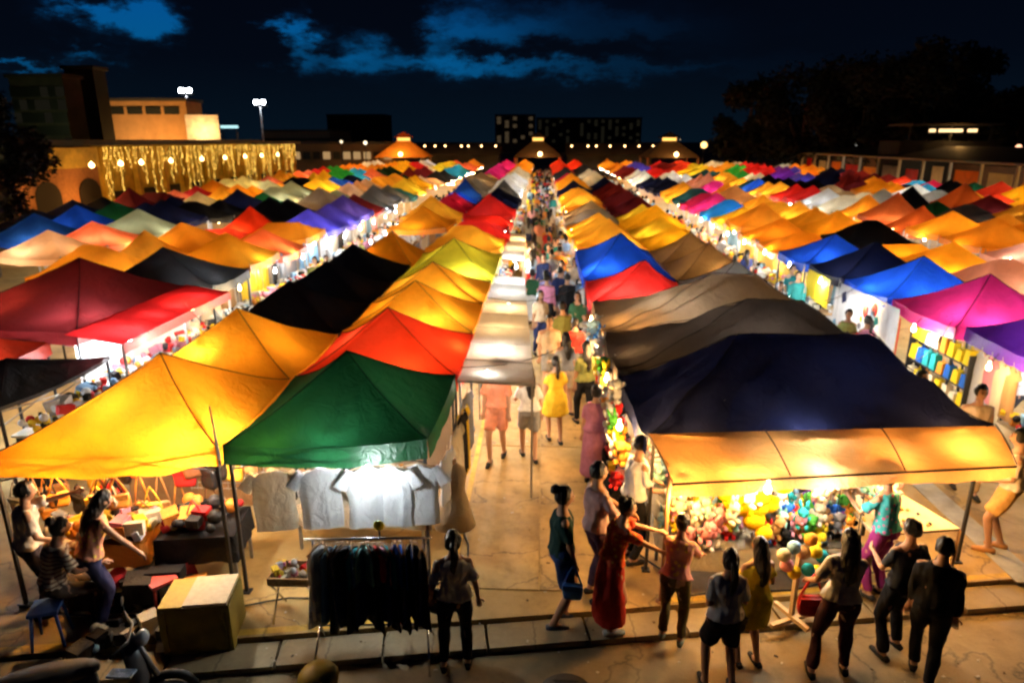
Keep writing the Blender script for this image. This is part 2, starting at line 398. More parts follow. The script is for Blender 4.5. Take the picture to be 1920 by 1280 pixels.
def rect(x0, x1, y0, y1, sk=0.0): return [(x0, y0), (x1, y0+sk), (x1, y1), (x0, y1)]
GI = 'canopy tents in the market rows'
# --- left block, inner column (next to the middle aisle)
tent('dark green canopy tent over the hanging white shirts at the front of the aisle', 'green', [(-3.5, 6.78), (-1.27, 7.05), (-1.24, 9.4), (-3.56, 9.25)], (-2.45, 8.15, 2.74), (2.05, 2.05, 2.0, 2.0),
     lamps=[(-1.85, 6.62, 1.76, COOL, 24), (-3.1, 7.12, 1.78, AMBER, 30), (-2.4, 7.2, 1.78, COOL, 26), (-2.7, 7.9, 1.5, NEUT, 16), (-2.2, 8.6, 1.5, NEUT, 12)], hem=.23, group=GI, seed=1)
tent('red orange canopy tent directly behind the dark green one', 'red orange', rect(-3.57, -1.2, 9.38, 11.68), (-2.43, 10.45, 2.75), 1.98, lamps=[(-2.0, 9.9, 1.72, WARM, 30), (-2.9, 10.9, 1.8, NEUT, 26), (-1.5, 10.9, 1.8, WARM, 26)], group=GI, seed=2)
tent('golden yellow canopy tent behind the red orange one', 'golden yellow', rect(-3.57, -1.22, 11.7, 13.95), (-2.4, 12.75, 2.72), 2.0, lamps=[(-2.0, 12.3, 1.8, NEUT, 38), (-2.9, 13.3, 1.8, WARM, 20)], group=GI, seed=3)
tent('second golden yellow canopy tent behind the red orange one, touching the lemon yellow tent', 'golden yellow', rect(-3.57, -1.22, 13.97, 16.2), (-2.4, 14.85, 2.72), 2.0, lamps=[(-1.9, 14.6, 1.8, NEUT, 42), (-2.9, 15.5, 1.8, NEUT, 20)], group=GI, seed=4)
tent('lemon yellow canopy tent with a pale glow at its eave', 'lemon yellow', rect(-3.57, -1.22, 16.22, 20.4), (-2.38, 18.5, 2.74), 2.0, lamps=[(-1.8, 16.9, 1.8, COOL, 60), (-2.4, 18.9, 1.8, NEUT, 24)], group=GI, seed=5)
# --- left block, outer column
tent('largest golden yellow canopy tent at the front left over the bag stall', 'golden yellow', [(-5.95, 6.42), (-3.55, 6.74), (-3.6, 9.1), (-5.98, 9.2)], (-4.75, 7.95, 2.74), (2.03, 2.05, 2.0, 2.0),
     lamps=[(-5.15, 7.6, 2.0, NEUT, 24), (-3.9, 7.05, 1.76, NEUT, 56), (-5.1, 8.0, 1.7, WARM, 26), (-4.4, 7.1, 1.7, AMBER, 30), (-5.35, 6.95, 1.64, AMBER, 40)], group=GI, seed=6)
tent('golden yellow canopy tent with a pale glowing patch behind the largest front left tent', 'golden yellow', [(-5.98, 9.2), (-3.6, 9.12), (-3.6, 11.5), (-5.98, 11.5)], (-4.8, 10.3, 2.75), 2.0,
     lamps=[(-5.2, 9.8, 2.05, NEUT, 24), (-4.5, 10.2, 1.75, WARM, 26)], group=GI, seed=7)
tent('black canopy tent next behind the two golden yellow tents on the left', 'black', rect(-5.98, -3.6, 11.52, 13.8), (-4.75, 12.5, 2.74), 2.0, lamps=[(-4.7, 12.6, 1.75, NEUT, 14)], group=GI, seed=8)
tent('black canopy tent in the middle of the three black ones on the left', 'black', rect(-5.98, -3.6, 13.82, 16.0), (-4.78, 14.9, 2.70), 2.0, lamps=[(-5.3, 14.9, 1.75, COOL, 20)], group=GI, seed=9)
tent('black canopy tent farthest of the three black ones on the left', 'black', rect(-5.98, -3.6, 16.02, 18.4), (-4.76, 17.0, 2.78), 2.0, lamps=[(-5.3, 17.2, 1.75, NEUT, 20)], group=GI, seed=10)
tent('golden yellow canopy tent with brown shade right behind the black tents', 'golden yellow', rect(-5.6, -3.6, 18.6, 21.0), (-4.4, 20.0, 2.74), 2.0, lamps=[(-5.2, 19.3, 1.85, WARM, 24)], group=GI, seed=11)
# --- right block, front pair
tent('wide navy blue canopy tent with a long ridge at the front right', 'navy', [(1.28, 7.42), (5.42, 7.78), (5.5, 9.9), (1.15, 9.7)], (3.55, 8.98, 2.80), (1.98, 2.02, 2.0, 2.0), ridge=.42,
     lamps=[(1.7, 7.75, 1.75, AMBER, 30, True), (3.2, 7.8, 1.78, NEUT, 40), (4.0, 9.0, 2.0, COOL, 20), (4.9, 8.0, 1.8, AMBER, 34), (5.25, 8.6, 1.72, AMBER, 44)], group=GI, seed=12, sag=.10, hems=(0, 1, 1, 1), wrk=.10)
tent('black brown canopy tent between the navy blue and the grey brown ones', 'dark brown', [(1.15, 9.72), (5.5, 9.92), (5.5, 12.0), (1.12, 11.8)], (3.7, 10.75, 2.86), 2.0, ridge=.2, lamps=[(3.4, 10.8, 1.95, NEUT, 55), (1.6, 10.6, 1.8, WARM, 20)], group=GI, seed=13, sag=.10, wrk=.10)
tent('grey brown canopy tent with an amber lit edge beside the aisle', 'brown', [(1.1, 11.85), (5.5, 12.05), (5.5, 14.2), (1.1, 14.2)], (3.7, 13.05, 2.84), 2.0, ridge=.18, lamps=[(1.75, 12.5, 1.76, AMBER, 46), (2.6, 13.0, 1.9, NEUT, 55), (4.6, 12.9, 1.8, WARM, 10)], group=GI, seed=14, sag=.10, wrk=.10)
tent('salmon red canopy tent standing beside the aisle behind the grey brown tent', 'red', rect(1.08, 3.3, 14.25, 16.5), (2.28, 15.05, 2.76), 1.98, lamps=[(1.7, 14.9, 1.85, NEUT, 60), (2.2, 14.6, 1.8, NEUT, 46)], group=GI, seed=15)
tent('royal blue canopy tent beside the aisle behind the salmon red one', 'blue', rect(1.06, 3.3, 16.6, 21.2), (2.22, 19.3, 2.80), 2.0, lamps=[(1.6, 17.6, 1.75, COOL, 60), (2.2, 19.5, 1.8, COOL, 26)], group=GI, seed=16)
tent('pale grey canopy tent touching the grey brown ridge', 'light grey', rect(3.35, 5.5, 14.3, 16.55), (4.35, 15.35, 2.72), 2.0, lamps=[(4.7, 15.3, 1.8, NEUT, 12)], group=GI, seed=17)
tent('brownish golden canopy tent behind the pale grey one', 'tan', rect(3.35, 5.5, 16.6, 18.9), (4.3, 17.85, 2.74), 2.0, lamps=[(4.6, 17.4, 1.8, WARM, 36)], group=GI, seed=18)
tent('tan canopy tent with a sage coloured top behind the brownish golden one', 'tan', rect(3.35, 5.5, 19.0, 21.2), (4.3, 20.0, 2.74), 2.0, lamps=[(4.6, 19.9, 1.8, WARM, 26)], group=GI, seed=19)
# --- second block on the right, front
tent('purple canopy tent cut by the right edge in front of the magenta tent', 'purple', rect(7.75, 10.1, 10.0, 12.35), (8.95, 11.25, 2.78), 2.02, lamps=[(9.0, 10.9, 1.8, COOL, 40), (8.1, 10.3, 1.7, NEUT, 36)], group=GI, seed=20)
tent('magenta pink canopy tent behind the purple one on the right', 'magenta', rect(7.6, 10.0, 12.4, 14.75), (8.8, 13.6, 2.78), 2.0, lamps=[(8.3, 12.9, 1.72, NEUT, 66), (9.5, 13.2, 1.8, COOL, 24)], group=GI, seed=21)
tent('royal blue canopy tent right behind the magenta one', 'blue', rect(7.5, 9.9, 14.8, 16.95), (8.65, 15.75, 2.78), 2.0, lamps=[(8.6, 15.2, 1.7, COOL, 60), (7.9, 15.9, 1.7, COOL, 40)], group=GI, seed=22)
tent('dark blue canopy tent with a grey side behind the bright blue one', 'navy', rect(7.4, 9.8, 17.0, 19.0), (8.55, 17.85, 2.80), 2.0, lamps=[(8.0, 17.6, 1.7, COOL, 50)], group=GI, seed=23)
tent('mid blue canopy tent at the end of the three blue ones on the right', 'blue', rect(7.3, 9.7, 19.1, 21.3), (8.4, 20.0, 2.72), 2.0, lamps=[(7.9, 19.7, 1.8, COOL, 50)], group=GI, seed=24)
# --- second block on the left, front
tent('big maroon canopy tent on the left beside the red lit awning', 'maroon', [(-11.6, 11.6), (-8.15, 11.2), (-8.1, 15.2), (-11.6, 15.4)], (-9.95, 14.2, 2.86), 2.05, lamps=[(-8.7, 12.2, 1.72, COOL, 90), (-10.6, 12.6, 1.8, WARM, 60)], group=GI, seed=25, sag=.03)
tent('red canopy tent at the left edge below the maroon one', 'red orange', rect(-11.3, -8.75, 9.2, 11.3), (-10.1, 10.3, 2.4), 1.85, lamps=[(-9.5, 10.0, 1.7, COOL, 50)], group=GI, seed=26)
tent('low black tarpaulin tent at the left edge over the shelves', 'black', [(-9.6, 8.9), (-7.9, 8.95), (-7.62, 11.2), (-9.3, 11.0)], (-8.6, 10.1, 1.92), (1.55, 1.55, 1.62, 1.62), lamps=[(-8.9, 9.3, 1.4, COOL, 60)], group=GI, seed=27, hem=.05, name='tarpaulin_tent')
tent('charcoal grey canopy tent behind the red lit awning', 'dark grey', rect(-10.6, -7.75, 15.5, 17.6), (-9.1, 16.0, 2.82), 2.0, lamps=[(-8.2, 16.2, 1.7, COOL, 60)], group=GI, seed=28)

# --- orange skirt awning hung along the front of the navy tent
t = t_aw = thing('front_awning', 'orange and cream cloth awning hanging forward from the navy blue tent on slanting cords', 'awning', (3.4, 7.1, ZM))
mb = MB(); NX, NY = 40, 8; vs = []
A0, A1, B0, B1 = Vector((1.26, 7.42, 2.0)), Vector((5.45, 7.80, 2.02)), Vector((1.42, 6.60, 1.80)), Vector((5.30, 7.12, 1.83))
for j in range(NY+1):
    for i in range(NX+1):
        a, b = i/NX, j/NY; p = A0.lerp(A1, a).lerp(B0.lerp(B1, a), b)
        bay = (a*3) % 1.0; p.z += -.10*math.sin(PI*b)*math.sin(PI*bay)+.03*math.sin(PI*b)-.035*math.sin(PI*bay)*b
        p.z += .035*noise.noise(Vector((p.x*3, p.y*3, 2)))*b; vs.append(p-Vector((3.4, 7.1, ZM)))
fs = [(j*(NX+1)+i, (j+1)*(NX+1)+i, (j+1)*(NX+1)+i+1, j*(NX+1)+i+1) for j in range(NY) for i in range(NX)]
mb.add(vs, fs, 0, True)
b0 = len(mb.v); ed = vs[-(NX+1):]; mb.add(ed+[p+Vector((.0, -.02, -.13-.02*noise.noise(p*4))) for p in ed], [(q, q+NX+1, q+NX+2, q+1) for q in range(NX)], 0, True)
mb.build('awning_cloth', fabric('amber_cloth', (.74, .40, .15), .45), t)
for a in (.0, .333, .666, 1.0):
    mb = MB(); p, q = A0.lerp(A1, a)-Vector((3.4, 7.1, ZM)), B0.lerp(B1, a)-Vector((3.4, 7.1, ZM))
    pts = []
    for k in range(7):
        v = p.lerp(q, k/6); v.z += .03*math.sin(PI*k/6)+.018; pts.append(v)
    mb.tube(pts, .008, 6); mb.build('cord', black, t)
rod = MB(); rod.tube([B0-Vector((3.4, 7.1, ZM+.01)), B1-Vector((3.4, 7.1, ZM+.01))], .013, 8); rod.build('front_rail', dark_steel, t)
for (x, y, z1) in ((1.44, 6.86, 1.86),):
    mb = MB(); mb.tube([(x-3.4, y-7.1, 0), (x-3.4, y-7.1, z1-ZM)], .024, 8); mb.tube([(x-3.4, y-7.1, 0), (x-3.4, y-7.1, .012)], .06, 8); mb.build('post', wood if x < 3 else dark_steel, t)
lamp(t, (1.55-3.4, 6.75-7.1, 1.42), AMBER, 40); lamp(t, (5.0-3.4, 7.45-7.1, 1.45), AMBER, 40, True, .15); lamp(t, (3.1-3.4, 7.0-7.1, 1.48), NEUT, 30, True, .15); lamp(t, (2.2-3.4, 6.9-7.1, 1.45), AMBER, 22, True, .15); lamp(t, (4.0-3.4, 7.2-7.1, 1.42), AMBER, 30, True, .15)

# --- red awning along the left aisle
t = thing('red_awning', 'long red awning with glowing lamp spots along the left aisle', 'awning', (-7.7, 13, ZM))
mb = MB(); NX, NY = 8, 30; vs = []
for j in range(NY+1):
    for i in range(NX+1):
        a, b = i/NX, j/NY; x = (-8.2+1.0*a)-.02*b; y = 10.95+4.25*b; vs.append(Vector((x+7.7, y-13, 2.08-.16*a-ZM+.015*math.sin(b*PI*6)*math.sin(PI*a))))
mb.add(vs, [(j*(NX+1)+i, j*(NX+1)+i+1, (j+1)*(NX+1)+i+1, (j+1)*(NX+1)+i) for j in range(NY) for i in range(NX)], 0, True)
mb.build('awning_cloth', fabric('awning_red', (.72, .012, .015), .45), t)
mb = MB(); e = [v for k, v in enumerate(vs) if k % (NX+1) == NX]; mb.add([v+Vector((.01, 0, .0)) for v in e]+[v+Vector((.03, 0, -.17)) for v in e], [(q, q+len(e), q+len(e)+1, q+1) for q in range(len(e)-1)], 0, True)
mb.build('fascia', fabric('fascia_coral', (.80, .16, .12), .35), t)
for y in (-2.0, 0.1, 2.15):
    mb = MB(); mb.box((.48, y, .88), (.035, .035, 1.76)); mb.build('post', steel, t)
for y in (11.9, 12.75, 13.6, 14.5): lamp(t, (-7.62+7.7, y-13, 1.80-ZM), NEUT, 13)
lamp(t, (-8.0+7.7, -1.7, 1.6-ZM), COOL, 50)

# --- white awnings over the left half of the aisle, sewn from panels
def white_awning(label, y0, y1, xr0, xr1, n):
    t = thing('white_awning', label, 'awning', (-.65, y0, ZM), 0, 'white awnings over the aisle edge')
    for k in range(n):
        ya, yb = y0+(y1-y0)*k/n, y0+(y1-y0)*(k+1)/n; mb = MB(); vs = []; NX, NY = 8, 8
        for j in range(NY+1):
            for i in range(NX+1):
                a, b = i/NX, j/NY; yy = ya+(yb-ya-.02)*b; q = (yy-y0)/(y1-y0); xr = xr0+(xr1-xr0)*q
                vs.append(Vector((-1.19+(xr+1.19)*a+.65, yy-y0, 1.99-.05*a-.055*math.sin(PI*b)-ZM+.012*noise.noise(Vector((a*3, yy*2, 1))))))
        mb.add(vs, [(j*(NX+1)+i, j*(NX+1)+i+1, (j+1)*(NX+1)+i+1, (j+1)*(NX+1)+i) for j in range(NY) for i in range(NX)], 0, True)
        mb.build('awning_panel', fabric('awning_white', (.80, .74, .66), .45), t)
        mb = MB(); mb.tube([(-1.19+.65, ya-y0, 1.975-ZM), (xr0+(xr1-xr0)*k/n+.65, ya-y0, 1.925-ZM)], .014, 6); mb.build('crossbar', steel, t)
        if k % 3 == 0:
            mb = MB(); mb.box((xr0+(xr1-xr0)*k/n+.62, ya-y0, .9), (.03, .03, 1.8)); mb.build('post', steel, t)
            mb = MB(); mb.box((-1.19+.69, ya-y0, .92), (.03, .03, 1.84)); mb.build('post', steel, t)
    for k, (yy, c, e) in enumerate(lmp): lamp(t, (-.1, max(yy, 10.5)-y0, 1.58-ZM), c, e*2.4, True, .1)
    lamp(t, (-.15, .5, 1.80-ZM), NEUT, 9, True, .08)  # extra bulb added out of view to lighten the near end
    return t
lmp = [(9.6, WARM, 9), (10.9, NEUT, 14), (12.3, WARM, 10), (13.9, WARM, 16), (15.4, COOL, 14), (16.7, COOL, 18)]
white_awning('long cream white awning of sewn panels along the red orange and yellow tents', 9.2, 17.1, -.08, -.42, 8)
lmp = [(20.2, NEUT, 30), (22.2, WARM, 24), (24.3, WARM, 30)]
white_awning('shorter white awning farther up the aisle beyond the gap', 19.6, 25.4, -.5, -.6, 5)

# ================================================================ THE FIELD OF TENTS
SW = '''437 339 pale yellow|445 361 golden yellow|471 371 green|432 378 navy|469 397 golden yellow|421 414 red orange|437 446 coral|497 425 orange|539 419 light pink|578 406 violet|616 389 violet|580 380 brown|631 382 maroon|522 363 sage|516 395 black|554 352 black|580 359 black|524 337 golden yellow|565 327 coral|587 329 red|599 342 bright yellow|625 342 blue|662 335 navy|659 331 sky blue|638 324 bright green|655 311 orange|666 359 peach|631 369 sage|692 369 grey|743 365 teal|722 342 golden yellow|704 333 coral|728 326 dark green|722 305 golden yellow|704 305 white|728 455 golden yellow|40 365 coral|62 382 green|122 372 green|88 397 navy|150 382 black|187 375 black|200 408 green|250 427 sage|262 395 navy|307 385 navy|270 372 maroon|260 357 black|265 340 tan|300 335 black|305 352 coral|357 350 red|357 372 cream|392 355 orange|412 367 golden yellow|350 392 black|387 385 black|430 380 navy|35 427 blue|117 415 blue|75 440 peach|155 425 coral|25 460 orange|225 460 orange|370 462 golden yellow|300 455 orange|290 450 orange|5 427 golden yellow|720 310 golden yellow|755 315 bright yellow|778 313 red|800 312 white|815 312 lemon yellow|848 323 sky blue|877 317 coral|898 307 orange|940 317 magenta|722 327 dark green|787 327 maroon|823 332 dark grey|723 343 golden yellow|772 353 bright yellow|800 340 peach|745 363 teal|708 367 grey|892 340 tan|888 348 brown|842 380 crimson|875 370 blue|900 363 navy|808 407 golden yellow|1062 312 red orange|1047 333 crimson|1075 323 dark grey|1087 335 golden yellow|1108 347 navy|1137 370 maroon|1162 382 maroon|1060 363 golden yellow|1083 383 orange|1120 298 orange|1165 302 golden yellow|1147 320 orange|1128 333 cream|1170 327 maroon|1208 317 violet|1233 320 red|1262 317 maroon|1280 312 red orange|1218 330 white|1285 330 white|1203 343 teal|1190 343 maroon|1227 343 navy|1235 357 golden yellow|1265 345 navy|1257 365 crimson|1307 313 lemon yellow|1337 330 teal|1313 343 salmon|1297 365 golden yellow|1312 372 teal|1330 382 magenta|1253 393 dark grey|1212 407 bright yellow|1352 303 cream|1347 317 golden yellow|1392 328 bright green|1380 335 golden yellow|1420 332 white|1360 347 magenta|1315 340 salmon|1475 307 light grey|1517 305 light grey|1433 317 red|1472 327 purple|1497 327 violet|1510 322 orange|1463 338 black|1505 347 black|1555 333 navy|1405 347 teal|1427 348 blue|1460 358 golden yellow|1478 367 light pink|1503 370 red|1533 373 red|1563 377 white|1588 383 cream|1572 360 tan|1353 365 orange|1387 370 peach|1333 377 crimson|1355 393 bright blue|1413 398 bright yellow|1460 393 golden yellow|1502 402 golden yellow|1538 410 golden yellow|1438 413 orange|1477 430 orange|1527 440 orange|1450 435 orange|1580 423 golden yellow|1670 318 green|1655 347 golden yellow|1687 353 golden yellow|1628 335 maroon|1667 363 dark grey|1670 337 maroon|1690 335 red orange|1710 343 navy|1725 342 sky blue|1743 343 crimson|1765 343 crimson|1737 358 sky blue|1780 355 black|1720 363 white|1755 367 light grey|1737 378 maroon|1713 393 black|1777 382 blue|1770 402 green|1822 358 teal|1850 352 green|1838 338 orange|1880 360 red orange|1913 358 bright yellow|1842 367 orange|1633 373 cream|1667 382 light grey|1683 403 rust|1633 398 orange|1733 407 rust|1817 387 rust|1880 393 maroon|1830 410 dark brown|1800 427 golden yellow|1880 433 orange|1638 427 black|1908 407 orange|1700 447 golden yellow|1760 455 golden yellow|1900 460 salmon|1610 460 blue|985 345 white|975 352 white|960 365 grey|955 378 orange|950 392 peach|925 405 red|1120 400 brown|1125 420 golden yellow|920 375 navy|995 325 cream|1000 315 golden yellow|1020 318 golden yellow|560 300 golden yellow|600 305 golden yellow|500 330 coral|480 345 pale yellow'''
SWL = []
for s in SW.split('|'):
    a, b, c = s.split(' ', 2); SWL.append((int(a), int(b), c))
def swatch(x, y):
    px, py = proj(x, y-.5, 2.35); k = y/25.0
    return min(SWL, key=lambda s: ((s[0]-px)/1.5)**2+((s[1]-py)*1.6)**2)[2]
cells = []
ncol = {}
COLS = [(-2.4, 20.7, 96, 'left', 1), (-4.75, 26.2, 96, 'left', 2), (2.2, 21.5, 96, 'right', 1), (4.35, 21.4, 96, 'right', 2),
        (-9.05, 17.9, 94, 'left', 3), (-11.4, 15.7, 94, 'left', 4), (-15.3, 19.4, 92, 'left', 5), (-17.7, 22.2, 92, 'left', 6), (-21.4, 27, 90, 'left', 7),
        (8.55, 21.5, 94, 'right', 3), (10.9, 13.0, 94, 'right', 4), (15.0, 17.4, 92, 'right', 5), (17.35, 20.9, 92, 'right', 6), (21.5, 26, 90, 'right', 7), (23.9, 29.4, 88, 'right', 8), (28.0, 36, 84, 'right', 9)]
for (cx, y0, y1, side, ci) in COLS:
    y = y0; k = 0
    while y < y1:
        px, py = proj(cx, y+1.1, 2.3)
        if -90 < px < 2010: cells.append((cx+random.uniform(-.05, .05), y+1.15, side, ci, k))
        k += 1; y += 2.33*random.uniform(.97, 1.03)
cells.sort(key=lambda c: c[0]**2+c[1]**2)
# shared canopy shapes
shp = []
for q in range(8):
    mb = MB(); s = (1.155, 1.155, 1.155, 1.155, 1.155, 1.12, 1.02, 1.18)[q]; rr = random.Random(q)
    canopy(mb, [(-s, -s), (s, -s), (s, s), (-s, s)], [1.88]*4, (rr.uniform(-.12, .12), rr.uniform(-.1, .1), (2.58, 2.55, 2.6, 2.66, 2.5, 2.24, 2.86, 2.42)[q]), 12, (.0, 0, 0, 0, .25, .5, 0, .3)[q], hem=.19, seed=q+40)
    shp.append(mb.mesh('canopy', canopy_mat('white')))
ORD = ['', 'first', 'second', 'third', 'fourth', 'fifth', 'sixth', 'seventh', 'eighth', 'ninth']
NEAR = 262
for idx, (x, y, side, ci, k) in enumerate(cells[:NEAR]):
    cn = swatch(x, y)
    rowtxt = f'{ORD[ci]} row {side}'
    nth = k+1; sfx = 'th' if 10 < nth % 100 < 14 else {1: 'st', 2: 'nd', 3: 'rd'}.get(nth % 10, 'th')
    t = thing('canopy_tent', f'{cn} tent, {nth}{sfx} back in the far part of the {rowtxt}', 'tent', (x, y, ZM), random.uniform(-.03, .03), GI)
    o = link('canopy', shp[random.choice((0, 1, 2, 3, 4, 0, 1, 2, 3, 5, 6, 7))], t, [canopy_mat(cn)]); o.scale = (random.uniform(.94, 1.03), random.uniform(.96, 1.05), random.uniform(.93, 1.09)); o.rotation_euler = (random.uniform(-.03, .03), random.uniform(-.035, .035), 0)
    if y < 36:
        for a in (-1, 1):
            for b in (-1, 1): l = link('leg', leg_me, t, None, (a*1.1, b*1.1, 0)); l.scale = (1, 1, 1.86)
    c = random.choice([COOL, NEUT, NEUT, WARM, WARM]); e = random.choice([18, 26, 36, 50])
    if cn in ('black', 'navy', 'dark grey', 'dark brown', 'maroon'): e *= .5
    lx = random.uniform(-.5, .5)
    lamp(t, (lx, random.uniform(-.8, -.1), random.uniform(1.55, 1.75)), c, e)
    if ci in (1, 3, 4, 5) or random.random() < .3:
        lamp(t, ((1.0 if (side == 'left') == (ci % 2 == 1) else -1.0), 0, 1.6), random.choice([COOL, NEUT, WARM, WARM]), 34, y < 40)
# the rest, too many and too small to be told apart
mb = MB(); names = list(CAN); tube = MB()
for idx, (x, y, side, ci, k) in enumerate(cells[NEAR:]):
    cn = swatch(x, y); s = 1.13; h = random.uniform(-.05, .09)
    canopy(mb, [(x-s, y-s), (x+s, y-s), (x+s, y+s), (x-s, y+s)], [2.0+h]*4, (x+random.uniform(-.1, .1), y, 2.72+h+random.uniform(-.06, .12)), 6, 0, hem=.2, seed=idx, mi=names.index(cn))
    for q in range(2):
        tx, ty = x+random.uniform(-.7, .7), y+random.uniform(-1.0, .6); tz = random.uniform(1.45, 1.8)
        if q: tx = x+random.choice((-.7, .7)); ty = y+.4; tz = 1.72
        r = .035; L_ = .35
        tube.add([(tx-L_, ty, tz), (tx+L_, ty, tz), (tx+L_, ty-r*2, tz-r*2), (tx-L_, ty-r*2, tz-r*2), (tx+L_, ty+r*2, tz-r*2), (tx-L_, ty+r*2, tz-r*2)], [(0, 1, 2, 3), (3, 2, 4, 5), (5, 4, 1, 0)], random.choice((0, 0, 1)))
o = link('distant_canopy_tents', mb.mesh('distant_canopy_tents', [canopy_mat(n) for n in names])); tag(o, 'mass of small coloured canopy tents filling the far half of the market', 'tents', kind='stuff')
o2 = link('lamp_tubes', tube.mesh('lamp_tubes', [emis('far_tube', (1, .88, .7), 26), emis('far_tube_warm', (1, .55, .2), 40)]), o)
o2['kind'] = 'stuff'

# ================================================================ BACKGROUND
def cuboid(mb, x0, x1, y0, y1, z0, z1, mi=0): mb.box(((x0+x1)/2, (y0+y1)/2, (z0+z1)/2), (abs(x1-x0), abs(y1-y0), abs(z1-z0)), mi)
ochre = simple('ochre_plaster', (.75, .47, .07), .8, var=.45, bump=.8, scale=1.6); brick_m = simple('orange_brick', (.40, .17, .06), .85, var=.3, bump=.5, scale=6)
roof_m = simple('dark_roof_sheet', (.05, .045, .04), .7); dark_wall = simple('dark_plaster', (.07, .06, .045), .85, var=.3, scale=.8); hole = simple('dark_doorway', (.03, .02, .012), .9)
string_m = emis('string_light', (1, .60, .10), 2.4); glow = emis('amber_glow', (1, .55, .2), 8); amb_win = emis('lit_window_amber', (1, .70, .38), .035); dim_win = emis('dim_window', (.9, .8, .5), .006)
dimw2 = simple('unlit_window', (.02, .022, .018), .5)
t = thing('arcade_building', 'long yellow arcade building hung with amber light strings left of the market', 'building', (-24, 28, 0))
mb = MB(); cuboid(mb, -.4, 0, 0, 9.0, 0, 4.95); mb.build('brick_wall', brick_m, t)
mb = MB(); cuboid(mb, -.6, -.2, 9.0, 40, 0, 5.0); mb.build('wall', ochre, t)
mb = MB(); cuboid(mb, -.05, .12, .0, 9.0, 3.9, 4.9); mb.build('parapet_band', ochre, t)
mb = MB(); cuboid(mb, -6, .7, -1, 30, 5.0, 5.3); mb.build('roof', roof_m, t)
mb = MB(); cuboid(mb, -6, .45, 30.02, 40.2, 4.9, 5.15); mb.build('roof', roof_m, t)
for y in [1.6+3.2*k for k in range(3)]:
    mb = MB(); rr_ = [(0, y, 2.9)]
    pts = [(.02, y-.9, 0), (.02, y-.9, 2.6)]+[(.02, y-.9*math.cos(PI*q/8), 2.6+.75*math.sin(PI*q/8)) for q in range(1, 8)]+[(.02, y+.9, 2.6), (.02, y+.9, 0)]
    mb.add(pts+[(.06, p[1], p[2]) for p in pts], [tuple(range(len(pts)-1, -1, -1)), tuple(range(len(pts), 2*len(pts)))]+[(i, i+1, i+1+len(pts), i+len(pts)) for i in range(len(pts)-1)]); mb.build('archway', hole, t)
for k in range(11):
    y = 9.7+k*2.95
    mb = MB(); cuboid(mb, -.19, .15, y-.16, y+.16, 0, 4.9); mb.build('pillar', ochre, t)
    if y < 38: mb = MB(); cuboid(mb, -.19, -.12, y+.7, y+2.0, .1, 2.5); mb.build('doorway', hole, t)
rs = random.Random(5)
for k in range(84):
    y = 9.3+k*.36+rs.uniform(-.15, .15); L_ = rs.choice((.5, .9, 1.3, 1.8, 2.6, 3.2))*rs.uniform(.8, 1.1)
    mb = MB(); x = .22+rs.uniform(-.05, .05)
    nb = max(3, int(L_/.13))
    for q in range(nb):
        c_ = (x+rs.uniform(-.04, .04), y+.06*math.sin(q*.9+k), 4.85-L_*q/nb); r_b = rs.uniform(.018, .05); mb.add([(c_[0]+r_b, c_[1], c_[2]), (c_[0]-r_b, c_[1], c_[2]), (c_[0], c_[1]+r_b, c_[2]), (c_[0], c_[1]-r_b, c_[2]), (c_[0], c_[1], c_[2]+r_b), (c_[0], c_[1], c_[2]-r_b)], [(0, 2, 4), (2, 1, 4), (1, 3, 4), (3, 0, 4), (2, 0, 5), (1, 2, 5), (3, 1, 5), (0, 3, 5)])
    mb.build('light_string', string_m, t)
for k, (px, py) in enumerate([(85, 304), (170, 306), (225, 303), (266, 304), (322, 303), (378, 300), (422, 296), (460, 296), (492, 295), (520, 294)]):
    # lamps fixed 0.9 m in front of the wall
    best = min([28+i*.25 for i in range(190)], key=lambda y: abs(proj(-23.0, y, 4.0)[0]-px)); lamp(t, (1.0, best-28, 4.05), (1, .60, .16), 3800 if k > 1 else 1100, rad=.12)
    b = MB(); b.ell((1.0, best-28, 4.05), (.14, .14, .14), 8, 6); b.build('lamp_globe', glow, t)
for y in (2.5, 6.5): lamp(t, (1.3, y, 2.4), AMBER, 60, False, .1)
# billboard
def facing_panel(name, label, cat, cs, depth, mat, z0=None):
    pass
c = at_far(384, 270, 52); t = thing('billboard', 'pale floodlit billboard panel standing above the arcade roof', 'billboard', (c.x, c.y, 0), R(28))
wd = 2.25
mb = MB(); mb.box((0, 0, 6.05), (wd, .12, 2.0)); mb.build('panel', simple('billboard_sheet', (.75, .55, .36), .7, var=.3, scale=2.0), t)
mb = MB(); mb.box((-.8, .2, 2.5), (.12, .12, 5.0)); mb.box((.8, .2, 2.5), (.12, .12, 5.0)); mb.build('support', dark_steel, t)
lamp(t, (.1, -1.3, 5.75), WARM, 150, False, .1)
